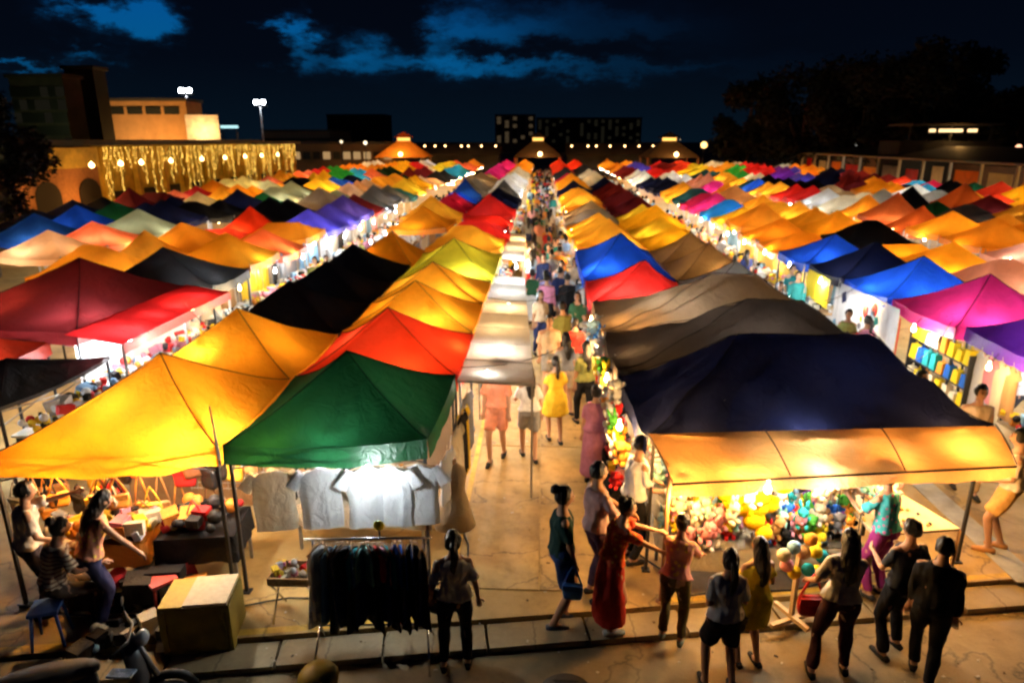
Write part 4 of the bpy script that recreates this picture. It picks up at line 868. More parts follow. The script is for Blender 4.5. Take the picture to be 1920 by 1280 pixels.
person('slim person all in black at the right of the dark dressed man', g3(1722, 1272, .0), R(-30), BLK, BLK, height=1.62, g='m', hair='short', top='long', seed=12, feet=[(-.06, .14), (.08, -.16)])
person('person in pale shirt and shorts, bare legs lit, under the awning right end', g3(1868, 1032, ZM), R(60), (.62, .52, .42), (.55, .32, .10), (.5, .25, .1), height=1.70, g='m', hair='short', top='tee', bottom='shorts', seed=13, hands=[(-.10, .25, 1.0), (.2, .2, .95)], feet=[(-.10, .10), (.10, -.04)])
person('woman in a striped cream blouse sitting at the bag stall', g3(118, 1190, ZM), R(-38), ('stripe', (.70, .58, .42), (.25, .14, .10)), (.08, .06, .05), height=1.60, hair='bun', top='tee', seed=14, lean=.25, hz=.62, feet=[(-.12, .40), (.12, .36)], hands=[(.05, .50, 1.05), (.25, .42, .80)])
person('woman with short dark hair raising an arm towards the hanging bags', g3(82, 1150, ZM), R(-48), (.72, .62, .50), (.05, .04, .05), height=1.62, hair='short', top='tee', seed=15, lean=.1, hands=[(.12, .62, 1.42), (.26, .30, .95)])
person('woman with long black hair in an orange and pink top leaning over the bag table', g3(190, 1170, ZM), R(-40), ('flower', (.62, .26, .16), (.75, .55, .10)), (.05, .05, .12), height=1.58, hair='long', top='tank', seed=16, lean=.35, hands=[(-.05, .45, .75), (.32, .50, .72)])
person('vendor in a white shirt sitting by the bags beyond the right hand aisle', g3(1898, 790, .55), R(40), (.72, .66, .62), (.05, .05, .06), height=1.66, g='m', hair='short', top='tee', seed=17, hz=.5, feet=[(-.12, .40, -.42), (.12, .36, -.42)], vox=.02)
# ---- aisle crowd: six low detail figures, copied
protos = []
for i, kw in enumerate([dict(g='f', hair='long', top='tee', bottom='trousers', feet=[(-.08, .18), (.08, -.18)]), dict(g='m', hair='short', top='tee', bottom='shorts', feet=[(-.08, -.2), (.08, .2)]), dict(g='f', hair='pony', top='dress', bottom=None, feet=[(-.08, .1), (.08, -.1)]),
                        dict(g='m', hair='short', top='long', bottom='trousers', feet=[(-.08, .2), (.08, -.16)]), dict(g='f', hair='bun', top='tee', bottom='skirt'), dict(g='f', hair='long', top='tee', bottom='shorts', feet=[(-.08, .16), (.08, -.14)], hands=[(-.2, .3, 1.0), None])]):
    protos.append((person_meshes(vox=.021, height=(1.64, 1.72, 1.58, 1.70, 1.6, 1.62)[i], fingers=i < 6, seed=30+i, **kw), kw))
PC = [('white', W_), ('grey', (.25, .25, .26)), ('black', BLK), ('salmon', (.70, .28, .18)), ('mauve', (.42, .16, .26)), ('lavender', (.38, .34, .70)), ('light blue', (.30, .45, .68)), ('navy', (.02, .03, .10)), ('olive', (.16, .17, .05)), ('yellow', (.72, .50, .04)), ('orange', (.75, .26, .04)), ('red', (.60, .04, .03)), ('teal', (.03, .22, .22)), ('beige', (.55, .42, .28)), ('dark green', (.03, .10, .05)), ('pink', (.70, .35, .38))]
PD = dict(PC)
hairtxt = {'long': 'long haired', 'short': 'short haired', 'pony': 'ponytailed', 'bun': 'woman, hair up,'}
used_l = set()
def crowd(x, y, pi, tc, bc, rz, where):
    ms, kw = protos[pi]; bt = kw['bottom']; who = {'f': 'woman', 'm': 'man'}[kw['g']]
    lab = f"{who} in a {tc} {'dress' if kw['top'] == 'dress' else 'top'}" + (f" and {bc} {bt}" if bt else '') + f' {where}'
    n_ = 2; base = lab
    if lab in used_l: return False
    used_l.add(lab)
    person(lab, (x, y, ZM+.012 if -1 < x < 1 and y < 37 else ZM), rz, PD[tc], PD.get(bc), meshes=ms, group='people walking in the aisles', skin=random.choice([skin_m, skin_m, skin_d])); return True
for (px, py, pi, tc, bc, rz) in [(932, 862, 1, 'salmon', 'salmon', 3.0), (992, 862, 5, 'white', 'grey', .2), (1095, 800, 0, 'olive', 'black', .3), (1112, 905, 4, 'mauve', 'mauve', -.2), (1136, 880, 3, 'black', 'black', .4), (1052, 705, 3, 'olive', 'black', .5), (1080, 672, 0, 'dark green', 'black', 2.8),
                                 (1012, 668, 0, 'beige', 'navy', 3.5), (1022, 610, 2, 'lavender', None, .2), (1048, 612, 3, 'navy', 'black', .2), (1095, 640, 1, 'white', 'beige', .3), (1058, 775, 5, 'grey', 'beige', .4), (1028, 742, 1, 'beige', 'grey', 3.3), (1075, 735, 4, 'red', 'grey', .1), (1040, 830, 2, 'yellow', None, .2), (1075, 580, 5, 'beige', 'grey', 3.0), (1000, 560, 0, 'pink', 'black', .1), (1032, 545, 2, 'pink', None, 3.1), (1060, 520, 4, 'light blue', 'grey', .1)]:
    x, y, _ = g3(px, py, ZM); crowd(x, y, pi, tc, bc, rz, 'in the main aisle')
rc = random.Random(77)
def fill(n, xr, yr, where):
    k = 0; tries = 0; pts = []
    while k < n and tries < n*12:
        tries += 1; x = rc.uniform(*xr); y = yr[0]+(yr[1]-yr[0])*rc.random()**1.1
        if any(abs(x-a) < .45 and abs(y-b) < .5 for a, b in pts): continue
        pi = rc.randrange(6); tc = rc.choice(PC)[0]; bt = protos[pi][1]['bottom']; bc = rc.choice(['black', 'navy', 'grey', 'beige', 'white', 'red']) if bt else None
        if crowd(x, y, pi, tc, bc, rc.choice([0, PI])+rc.uniform(-.5, .5), where): pts.append((x, y)); k += 1
fill(16, (-.35, .85), (18, 25), 'midway up the main aisle')
fill(30, (-.9, .85), (25, 48), 'far up the main aisle')
fill(13, (-7.0, -6.2), (14, 34), 'in the left hand aisle')
fill(12, (5.9, 7.2), (9.5, 30), 'in the right hand aisle')

OW = ['nearest', 'second', 'third', 'fourth', 'fifth', 'sixth', 'seventh', 'eighth', 'ninth', 'tenth', 'eleventh', 'twelfth', 'thirteenth', 'fourteenth', 'fifteenth', 'sixteenth']
# ================================================================ GOODS AND STALLS
def cloth_solid(name, c, tr=.25): return fabric('goods_'+name.replace(' ', '_'), c, tr, .02)
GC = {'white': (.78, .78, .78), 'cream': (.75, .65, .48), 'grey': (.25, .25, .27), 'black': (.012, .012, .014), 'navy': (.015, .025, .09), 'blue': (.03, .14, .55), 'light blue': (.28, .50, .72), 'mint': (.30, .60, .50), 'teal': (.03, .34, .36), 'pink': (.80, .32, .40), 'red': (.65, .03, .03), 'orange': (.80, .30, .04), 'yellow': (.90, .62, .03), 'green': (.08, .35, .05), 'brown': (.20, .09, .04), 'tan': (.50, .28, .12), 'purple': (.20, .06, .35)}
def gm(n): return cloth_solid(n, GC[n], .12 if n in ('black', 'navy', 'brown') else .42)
def shirt_mesh(w=.50, L=.70, sl=.2, seed=0, flare=.0, name='shirt'):
    """a shirt hanging from its shoulders, local x is its width, top at z=0"""
    mb = MB(); n = 44; K = 16; rows = []
    for k in range(K+1):
        q = (k/K)**1.25; hw = w*.5*(1+flare*q)*(.30+.70*min(1, q/.09)**.6 if q < .09 else 1)
        sh_ = .045
        for j in range(n):
            a = 2*PI*j/n; cx = math.cos(a); fx = hw*math.copysign(abs(cx)**.75, cx); u = fx/max(hw, 1e-3)
            dp = .012+.028*min(1, q*4); fold = math.sin(fx*34+seed*2.1)*.5+math.sin(fx*61+seed)*.3
            fy = dp*math.sin(a)+.016*fold*min(1, q*1.6)*(1 if math.sin(a) >= 0 else .9)
            z = -L*q-sh_*abs(u)**1.3*(1-q)-(.028*(1-abs(u)*3) if (abs(u) < .33 and k == 0 and math.sin(a) < 0) else 0)
            rows.append((fx+.006*math.sin(q*9+seed), fy, z))
    mb.add(rows, [(i*n+j, (i+1)*n+j, (i+1)*n+(j+1) % n, i*n+(j+1) % n) for i in range(K) for j in range(n)], 0, True)
    for s in (-1, 1):
        if sl:
            p0 = Vector((s*w*.40, 0, -.055)); p1 = Vector((s*(w*.5+sl*.42), 0, -.09-sl*.85)); d = (p1-p0).normalized(); sd_ = Vector((-d.z, 0, d.x)); vs = []
            for k in range(6):
                q = k/5; c = p0.lerp(p1, q); r1 = .060+.022*q
                for j in range(12): a = 2*PI*j/12; vs.append(c+sd_*(r1*math.cos(a))+Vector((0, 1, 0))*(.018+.008*math.sin(a*3+k))*math.sin(a))
            mb.add(vs, [(i*12+j, (i+1)*12+j, (i+1)*12+(j+1) % 12, i*12+(j+1) % 12) for i in range(5) for j in range(12)], 0, True)
    return mb.mesh(name, [gm('white')])
def hanger_mesh(m):
    mb = MB(); mb.tube([(-.20, 0, -.05), (0, 0, .0), (.20, 0, -.05)], .007, 5); mb.tube([(0, 0, 0), (0, 0, .035), (.02, 0, .055), (.0, 0, .075)], .004, 5); return mb.mesh('hanger', [m])
hang_w = hanger_mesh(pale_wood)
tee_me = [shirt_mesh(.47, .78, .2, s) for s in range(4)]
# -- white shirts along the hem of the green tent
ST = [(490, 'cream', 'pale cream open front shirt, leftmost of the shirts hanging under the green tent'), (580, 'white', 'white shirt, second from left of those hanging under the green tent'), (672, 'white', 'white shirt in the middle of those hanging under the green tent'), (718, 'white', 'bright white shirt lit by the lamp, fourth under the green hem'), (770, 'white', 'bluish white shirt, rightmost of those under the green hem')]
rail = thing('hanging_rail', 'thin rail under the front hem of the dark green tent holding white shirts', 'rail', (-2.4, 6.93, 1.82))
mb = MB(); mb.tube([(-1.05, -.13, 0), (1.05, .13, 0)], .010, 6); mb.build('bar', steel, rail)
for i, (px, c, lab) in enumerate(ST):
    x = at(px, 900, 1.75).x; y = 6.93+(x+2.4)*.125; t = thing('hanging_shirt', lab, 'shirt', (x, y, 1.75), R(7)+random.uniform(-.4, .4), 'white shirts under the green tent')
    link('shirt', tee_me[i % 4], t, [gm(c)]); link('hanger', hang_w, t, None, (0, 0, 0))
# -- clothes rack in front
A = Vector((-2.29, 5.93, 1.45)); B = Vector((-1.13, 6.0, 1.45)); RM = (A+B)/2; dr = (B-A).normalized(); ra = math.atan2(dr.y, dr.x); Lr = (B-A).length/2
t = thing('clothes_rack', 'chrome clothes rack packed with garments in front of the green tent', 'clothes rack', (RM.x, RM.y, 0), ra)
mb = MB(); mb.tube([(-Lr-.06, 0, 1.45), (Lr+.06, 0, 1.45)], .014, 8); mb.build('bar', simple('chrome', (.7, .7, .72), .25, .9), t)
for s in (-1, 1):
    mb = MB(); mb.tube([(s*(Lr-.02), 0, 1.45), (s*(Lr-.02), 0, .35)], .013, 8); mb.build('post', simple('chrome', (.7, .7, .72), .25, .9), t)
    for q in (-1, 1): mb = MB(); mb.tube([(s*(Lr-.02), 0, .42), (s*(Lr+.02), q*.30, .02)], .012, 8); mb.build('foot', simple('chrome', (.7, .7, .72), .25, .9), t)
mb = MB(); mb.tube([(-Lr, 0, .42), (Lr, 0, .42)], .010, 6); mb.build('lower_bar', simple('chrome', (.7, .7, .72), .25, .9), t)
def side_garment(sd, L1, L2):
    def part(z0, z1, w0, w1, nm):
        mb = MB(); vs = []; n = 14; K = 8
        for k in range(K+1):
            q = k/K; z = z0+(z1-z0)*q; wd = w0+(w1-w0)*q
            if nm == 'bodice' and q < .15: wd *= .45+.55*q/.15
            th = .018+.012*q
            for j in range(n):
                a = 2*PI*j/n; vs.append((th*math.cos(a)+.010*math.sin(math.sin(a)*wd*40+sd*3+k*.3), wd*math.sin(a), z))
        mb.add(vs, [(i*n+j, (i+1)*n+j, (i+1)*n+(j+1) % n, i*n+(j+1) % n) for i in range(K) for j in range(n)]+[tuple(range(n)), tuple(K*n+j for j in range(n-1, -1, -1))], 0, True); return mb.mesh(nm, [gm('white')])
    return part(-.06, -L1, .17, .16, 'bodice'), part(-L1+.01, -L2, .165, .22, 'skirt')
sgm = [side_garment(s, .38+.04*s, .84+.05*((s*7) % 3)) for s in range(3)]
hs = MB(); hs.tube([(0, -.16, -.07), (0, 0, 0), (0, .16, -.07)], .009, 5); hs.tube([(0, 0, 0), (0, 0, .05)], .004, 5); hs = hs.mesh('hanger', [wood])
RC_ = ['white', 'white', 'cream', 'light blue', 'black', 'grey', 'black', 'light blue', 'teal', 'mint', 'mint', 'black', 'red', 'pink', 'teal', 'navy', 'blue', 'blue', 'black', 'navy', 'black', 'grey']
for i, c in enumerate(RC_):
    lx = -Lr+.04+(2*Lr-.08)*i/(len(RC_)-1); p = Matrix.Rotation(ra, 3, 'Z') @ Vector((lx, 0, 0))
    lab = f'{c} topped ' + ('pale ' if i < 4 else 'black skirted ')+f'dress on the front clothes rack'
    lab += {0: ', leftmost', 1: ', second from left', 9: ', left of its twin', 10: ', right of its twin', 7: ', left of the teal one', 8: ', left of the mint ones', 14: ', right of the pink one', 15: ', beside the blue ones', 19: ', near the right end', 16: ', left of its twin', 17: ', right of its twin', 5: ', left of the middle', 21: ', rightmost', 4: ', leftmost black one', 6: ', between grey and navy', 11: ', left of the red one', 18: ', right of the blue ones', 20: ', second from right'}.get(i, '')
    t = thing('hanging_dress', lab, 'dress', (RM.x+p.x, RM.y+p.y, 1.395), ra+random.choice((-1, 1))*random.uniform(.15, .75), 'dresses on the front clothes rack')
    a, b = sgm[i % 3]; link('bodice', a, t, [gm(c)]); link('skirt', b, t, [gm('white' if i < 2 else 'light blue' if i == 3 else 'cream' if i == 2 else 'navy' if i % 3 == 0 else 'black')]); link('hanger', hs, t)
t = thing('price_sign', 'small bright yellow round card clipped on top of the clothes rack', 'sign', (at(712, 990, 1.55).x, 5.97, 1.46)); mb = MB(); mb.tube([(0, 0, 0), (0, 0, .10)], .008, 6); mb.build('clip', black, t)
mb = MB(); mb.tube([(0, -.006, .14), (0, .006, .14)], .055, 12); mb.build('card', simple('yellow_card', (.80, .72, .02), .5), t)
# -- tray on a folding stand, shelf behind
t = thing('tray_stand', 'wicker tray on a folding stand with cloths, left of the clothes rack', 'stand', (-2.72, 6.45, ZM))
mb = MB(); mb.box((0, 0, .50), (.44, .34, .02)); 
for a, b, d in (((0, .17, .55), 0, (.44, .02, .09)), ((0, -.17, .55), 0, (.44, .02, .09)), ((.22, 0, .55), 0, (.02, .34, .09)), ((-.22, 0, .55), 0, (.02, .34, .09))): mb.box(a, d)
mb.build('tray', simple('wicker', (.45, .28, .13), .8, var=.5, bump=.8, scale=45), t)
for s in (-1, 1):
    for q in (-1, 1): mb = MB(); mb.tube([(s*.2, q*.16, .5), (s*.2, -q*.2, .02)], .012, 6); mb.build('leg', simple('chrome', (.7, .7, .72), .25, .9), t)
def heap_mesh(w, d, h, n, seed, sz=.06, pal=None):
    r_ = random.Random(seed); mb = MB(); pal = pal or list(range(8))
    for k in range(n):
        x = r_.uniform(-w/2, w/2); y = r_.uniform(-d/2, d/2); z = h*r_.random()*(1-(2*x/w)**2*.4)
        s = sz*r_.uniform(.5, 1.4); 
        if r_.random() < .5: mb.box((x, y, z+s/2), (s*r_.uniform(.6, 1.6), s*r_.uniform(.6, 1.6), s), r_.choice(pal), rz=r_.uniform(0, 3), rx=r_.uniform(-.4, .4))
        else: mb.ell((x, y, z+s*.5), (s*.55, s*.5, s*.55), 7, 5, r_.choice(pal))
    return mb.mesh('goods', [gm(c) for c in ('white', 'pink', 'yellow', 'light blue', 'cream', 'orange', 'red', 'black')])
def heap(name, label, w, d, h, n, seed, loc, rz=0, sz=.06, pal=None):
    o = link(name, heap_mesh(w, d, h, n, seed, sz, pal), None, None, loc); o.rotation_euler = (0, 0, rz); tag(o, label, 'goods', kind='stuff'); return o
heap('folded_cloths', 'pile of small cloths on the wicker tray', .38, .28, .08, 26, 1, (-2.72, 6.45, ZM+.52), pal=[0, 1, 2, 4, 6])
def table(label, x, y, w, d, z, rz=0, cloth='white', legs=True, group=None):
    t = thing('display_table', label, 'table', (x, y, ZM), rz, group); hz = z-ZM
    mb = MB(); mb.box((0, 0, hz-.015), (w, d, .03)); mb.build('tabletop', wood, t)
    if cloth:
        mb = MB(); n = 40; ring = []
        for lv, (e, zz) in enumerate(((0, hz+.004), (.006, hz-.01), (.02, hz*.55))):
            for j in range(n):
                q = j/n*4; s = int(q); f = q-s; P_ = [(-w/2-e, -d/2-e), (w/2+e, -d/2-e), (w/2+e, d/2+e), (-w/2-e, d/2+e)]; a, b = P_[s % 4], P_[(s+1) % 4]
                k = (.014*math.sin(j*1.9) if lv == 2 else 0); ring.append((a[0]+(b[0]-a[0])*f+k, a[1]+(b[1]-a[1])*f+k, zz+(.012*math.sin(j*1.1) if lv == 2 else 0)))
        mb.add(ring, [(i*n+j, i*n+(j+1) % n, (i+1)*n+(j+1) % n, (i+1)*n+j) for i in range(2) for j in range(n)]+[tuple(range(n))], 0, True); mb.build('table_cloth', gm(cloth), t)
    for a in (-1, 1):
        for b in (-1, 1): mb = MB(); mb.box((a*(w/2-.04), b*(d/2-.04), hz/2-.02), (.035, .035, hz-.03)); mb.build('leg', steel, t)
    return t
table('low table with folded clothes inside the green tent', -2.3, 8.0, 1.7, .6, .80, 0, 'cream'); heap('folded_clothes', 'stacks of folded clothes on the table inside the green tent', 1.6, .5, .2, 60, 2, (-2.3, 8.0, .81), sz=.14, pal=[0, 4, 5, 3, 7])
def wall_sheet(name, label, x0, y0, x1, y1, z0, z1, mat, parent=None, sag=.02):
    mb = MB(); N = 14; K = 6; L_ = math.hypot(x1-x0, y1-y0); nx, ny = -(y1-y0)/L_, (x1-x0)/L_; vs = []
    for k in range(K+1):
        for i in range(N+1):
            a = i/N; w_ = sag*math.sin(a*L_*9)*(.3+.7*(1-k/K)); vs.append((x0+(x1-x0)*a+nx*w_-x0, y0+(y1-y0)*a+ny*w_-y0, z0+(z1-z0)*k/K-z0))
    mb.add(vs, [(k*(N+1)+i, k*(N+1)+i+1, (k+1)*(N+1)+i+1, (k+1)*(N+1)+i) for k in range(K) for i in range(N)], 0, True)
    o = mb.build(name, mat, parent, (x0, y0, z0)); 
    if label: tag(o, label, 'curtain')
    return o
wall_sheet('backdrop_curtain', 'brownish cloth backdrop at the rear of the green tent', -3.45, 9.2, -1.3, 9.3, .2, 1.9, cloth_solid('backdrop', (.28, .19, .12)))
# things hung on the aisle side of the green and red tents
for (px, py, z, c, L_, lab) in [(838, 845, 1.75, 'white', .6, 'white shirt hanging on the aisle side of the green tent'), (872, 775, 1.80, 'black', .9, 'long black dress hanging on the aisle side below the red orange tent'), (858, 800, 1.80, 'cream', 1.0, 'cream long dress hanging beside the white shirt at the aisle'), (890, 735, 1.8, 'grey', .9, 'grey dress hanging under the near end of the white awning'), (897, 765, 1.78, 'yellow', 1.0, 'yellow long cloth hanging lowest at the aisle side')]:
    p = at(px, py, z); me = shirt_mesh(.40, L_, .12, px, .3); t = thing('hanging_garment', lab, 'dress', (max(-1.2, min(-1.05, p.x)), p.y, z), R(80)); link('dress', me, t, [gm(c)]); link('hanger', hang_w, t)
p = at(845, 1010, .8); t = thing('dress_form', 'dress form in a loose beige and sage dress at the corner of the green tent', 'mannequin', (-1.05, 7.5, ZM))
mb = MB(); mb.loft([(0, 0, .55, .27, .20), (0, 0, .85, .20, .15), (0, 0, 1.05, .14, .11), (0, 0, 1.25, .17, .12), (0, 0, 1.34, .15, .09), (0, 0, 1.40, .06, .05)]); me = mb.mesh('dress', [cloth_solid('beige', (.55, .42, .28))])
for i, v in enumerate(me.vertices): v.co.x *= 1+.10*math.sin(math.atan2(v.co.y, v.co.x)*9)*(1.4-v.co.z)
link('dress', me, t); mb = MB(); mb.tube([(0, 0, .02), (0, 0, .6)], .015, 8); mb.tube([(0, 0, 0), (0, 0, .02)], .15, 14); mb.build('stand', dark_steel, t); mb = MB(); mb.tube([(0, 0, 1.38), (0, 0, 1.46)], [.045, .05], 10); mb.build('neck_cap', wood, t)

# -- bag stall
bagc = {'tan': (.42, .20, .07), 'brown': (.16, .06, .025), 'red': (.55, .02, .02), 'black': (.015, .012, .012), 'orange': (.70, .26, .04), 'cream': (.68, .55, .36), 'mustard': (.70, .42, .04)}
def bag_meshes(w, h, d, st, seed):
    mb = MB(); vs = []; n = 16; K = 6
    for k in range(K+1):
        q = k/K; z = -st-h+h*q; f = (1-.10*q)*(math.sin(PI*min(1, .15+q*.5))**.3); dd = d/2*(1-.55*q)*(.75 if k == 0 else 1)
        for j in range(n):
            a = 2*PI*j/n; vs.append((w/2*f*math.copysign(abs(math.cos(a))**.45, math.cos(a)), dd*math.copysign(abs(math.sin(a))**.7, math.sin(a)), z))
    mb.add(vs, [(i*n+j, i*n+(j+1) % n, (i+1)*n+(j+1) % n, (i+1)*n+j) for i in range(K) for j in range(n)]+[tuple(range(n-1, -1, -1)), tuple(K*n+j for j in range(n))], 0, True)
    s = MB(); s.tube([(-w*.42, 0, -st-.02), (-w*.18, 0, -st*.4), (0, 0, 0), (w*.18, 0, -st*.4), (w*.42, 0, -st-.02)], .010, 6)
    fl = MB(); fl.box((0, -d*.34, -st-h*.22), (w*.86, .02, h*.42), rx=.18)
    b = simple('bag_leather', (.3, .15, .06), .45)
    return mb.mesh('bag_body', [b]), s.mesh('strap', [b]), fl.mesh('flap', [b])
def bagmat(c): return simple('leather_'+c, bagc[c], .42, var=.25, bump=.3, scale=25)
bm_ = [bag_meshes(.24, .18, .10, .22, 0), bag_meshes(.30, .26, .12, .14, 1), bag_meshes(.20, .14, .08, .42, 2)]
bagspots = [(60, 930, 7.3, 'tan', 2), (85, 945, 7.4, 'orange', 2), (110, 925, 7.6, 'tan', 0), (150, 955, 7.2, 'black', 1), (185, 960, 7.1, 'mustard', 1), (205, 925, 7.5, 'red', 0), (265, 985, 7.2, 'brown', 1), (262, 930, 7.3, 'orange', 2), (285, 960, 7.3, 'mustard', 0), (300, 930, 7.4, 'tan', 2), (250, 1010, 7.0, 'brown', 0), (335, 940, 7.7, 'orange', 2), (365, 985, 7.0, 'red', 0), (393, 935, 7.7, 'brown', 2), (410, 960, 7.8, 'cream', 0), (30, 950, 7.4, 'cream', 0), (225, 950, 7.5, 'orange', 1)]
pos_txt = ['at the far left of the bag stall', 'second from left at the bag stall', 'high at the left of the bag stall', 'round and large above the raised arm', 'above the raised arm', 'high behind the raised arm', 'large, right of the dark pole', 'high, right of the dark pole', 'beside the large brown one', 'right of the mustard ones', 'low under the large brown one', 'at the left of the white grid', 'small, hanging alone before the white grid', 'on the right part of the white grid', 'at the right edge of the white grid', 'pale, nearest the left edge', 'between the mustard and brown ones']
for i, (px, py, y, c, k) in enumerate(bagspots):
    p = at_far(px, py-18, y); z = min(1.9, p.z+.22); t = thing('handbag', f'{c} leather handbag hanging {pos_txt[i]}', 'handbag', (p.x, y, z), random.uniform(-.5, .5), 'handbags on the bag stall')
    for nm, me in zip(('bag_body', 'strap', 'flap'), bm_[k]): link(nm, me, t, [bagmat(c)])
t = thing('wire_grid', 'white wire grid panel at the back right of the bag stall', 'grid', (-4.1, 7.95, .85))
for k in range(13): mb = MB(); mb.tube([(-.5+k*.083, 0, 0), (-.5+k*.083, 0, .95)], .005, 4); mb.build('wire', white_paint, t)
for k in range(12): mb = MB(); mb.tube([(-.52, .008, .02+k*.083), (.52, .008, .02+k*.083)], .005, 4); mb.build('wire', white_paint, t)
for (px, pt, c, lab) in [(110, 1, 'dark', 'slanting dark pole inside the bag stall')]:
    o = MB(); o.tube([(0, 0, 0), (.05, .1, 1.75)], .03, 8); o = o.build('tent_pole', dark_steel, None, (-5.0, 6.9, ZM)); tag(o, 'dark pole in the middle of the bag stall', 'pole')
for i, (y, z) in enumerate(((7.35, 1.72), (7.7, 1.85))):
    mb = MB(); mb.tube([(-1.15, 0, 0), (1.15, .1, 0)], .012, 6); o = mb.build('hanging_rail', steel, None, (-4.75, y, z)); tag(o, ('front' if i == 0 else 'rear')+' rail holding handbags under the yellow tent', 'rail')
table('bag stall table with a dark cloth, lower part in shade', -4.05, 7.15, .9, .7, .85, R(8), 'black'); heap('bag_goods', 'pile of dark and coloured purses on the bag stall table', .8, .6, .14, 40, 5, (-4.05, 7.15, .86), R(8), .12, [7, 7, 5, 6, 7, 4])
table('long bag stall table with bright small goods at the left', -5.2, 6.95, 1.2, .55, .80, R(8), 'orange'); heap('small_purses', 'spread of small purses and cloths on the left table', 1.1, .5, .16, 60, 6, (-5.2, 6.95, .81), R(8), .11, [5, 4, 1, 2, 7, 0])
wall_sheet('backdrop_curtain', 'tan cloth backdrop behind the hanging handbags', -5.9, 8.6, -3.7, 8.7, .2, 1.9, cloth_solid('tan_backdrop', (.40, .24, .12)))
t = thing('storage_box', 'big olive yellow storage box with a cream lid in front of the bag stall', 'box', (-3.62, 6.12, .0), R(9))
olive = simple('olive_box', (.20, .145, .02), .6, var=.25, bump=.2, scale=5)
mb = MB(); mb.box((0, 0, .33), (.72, .50, .60), taper=1.0); mb.build('bin', olive, t); mb = MB(); mb.box((.12, 0, .655), (.44, .50, .035)); mb.build('lid', simple('cream_board', (.45, .34, .19), .6), t); mb = MB(); mb.box((-.23, 0, .645), (.24, .50, .02)); mb.build('inner_lid', simple('yellow_board', (.42, .27, .03), .6), t)
for s in (-1, 1): mb = MB(); mb.box((s*.30, -.256, .33), (.03, .012, .56)); mb.build('rib', olive, t)
o = MB(); o.loft([(0, 0, 0, .13, .13), (0, 0, .12, .19, .19), (0, 0, .2, .20, .20), (0, 0, .26, .16, .16), (0, 0, .30, .06, .06)], 18); o = o.build('plastic_tub', simple('yellow_plastic', (.30, .22, .03), .5), None, g3(600, 1296, .0)); tag(o, 'round olive yellow tub cut by the bottom edge, below the clothes rack', 'tub')
# parked scooter at the lower left corner, mostly out of frame
grey_p = simple('grey_scooter_paint', (.12, .11, .11), .35, var=.1); seat_m = simple('scooter_seat', (.10, .085, .07), .55)
def scooter(label, loc, rz, pm):
    t = thing('parked_scooter', label, 'scooter', loc, rz)
    for y in (-.62, .62):
        wv = MB(); n = 22; vs = []
        for i in range(n):
            a = 2*PI*i/n
            for j in range(8): b = 2*PI*j/8; r = .215+.045*math.cos(b); vs.append((.045*math.sin(b), y+r*math.cos(a), .26+r*math.sin(a)))
        wv.add(vs, [(i*8+j, i*8+(j+1) % 8, ((i+1) % n)*8+(j+1) % 8, ((i+1) % n)*8+j) for i in range(n) for j in range(8)], 0, True); wv.build('wheel', black, t)
        h = MB(); h.tube([(-.03, y, .26), (.03, y, .26)], .16, 12); h.build('rim', steel, t)
    mb = MB(); mb.loft([(0, -.35, .42, .13, .42), (0, -.38, .58, .17, .45), (0, -.36, .70, .14, .42)], 18); mb.build('rear_body', pm, t)
    mb = MB(); mb.loft([(0, -.30, .70, .13, .40), (0, -.32, .76, .15, .42), (0, -.33, .80, .10, .34)], 18); mb.build('seat', seat_m, t)
    mb = MB(); mb.box((0, .20, .30), (.26, .42, .06)); mb.build('footboard', pm, t)
    mb = MB(); mb.add([(-.17, .42, .30), (0, .50, .30), (.17, .42, .30), (-.20, .40, .62), (0, .50, .62), (.20, .40, .62), (-.12, .34, .92), (0, .42, .94), (.12, .34, .92)]+[(-.15, .38, .30), (0, .46, .30), (.15, .38, .30), (-.18, .36, .62), (0, .46, .62), (.18, .36, .62), (-.10, .30, .92), (0, .38, .94), (.10, .30, .92)], [(0, 1, 4, 3), (1, 2, 5, 4), (3, 4, 7, 6), (4, 5, 8, 7), (9, 12, 13, 10), (10, 13, 14, 11), (12, 15, 16, 13), (13, 16, 17, 14), (0, 3, 12, 9), (3, 6, 15, 12), (2, 11, 14, 5), (5, 14, 17, 8), (6, 7, 16, 15), (7, 8, 17, 16)], 0, True); mb.build('leg_shield', pm, t)
    mb = MB(); mb.tube([(0, .62, .26), (0, .50, .60), (0, .38, 1.0)], .03, 8); mb.build('fork', steel, t)
    mb = MB(); mb.tube([(-.32, .28, 1.02), (-.12, .38, 1.0), (.12, .38, 1.0), (.32, .28, 1.02)], .016, 8); mb.build('handlebar', black, t)
    mb = MB(); mb.ell((0, .47, .93), (.09, .06, .07), 12, 8); mb.build('headlight', simple('lamp_glass', (.5, .5, .5), .1), t)
    for s in (-1, 1): mb = MB(); mb.ell((s*.25, .30, 1.18), (.06, .012, .04), 10, 6); mb.tube([(s*.22, .31, 1.02), (s*.25, .30, 1.16)], .005, 5); mb.build('mirror', black, t)
scooter('grey scooter parked at the lower left corner below the bag stall', g3(190, 1372, 0), R(-68), grey_p)
o = MB(); o.box((0, 0, 0), (.22, .10, .02)); o = o.build('seat_highlight', simple('pale_blue_highlight', (.35, .45, .62), .4, var=.3, bump=1.0), None, g3(228, 1262, .84)); tag(o, 'pale blue highlight made as a flat piece on the grey scooter seat', 'plastic')  # highlight on the seat, put in as a pale blue piece of its own

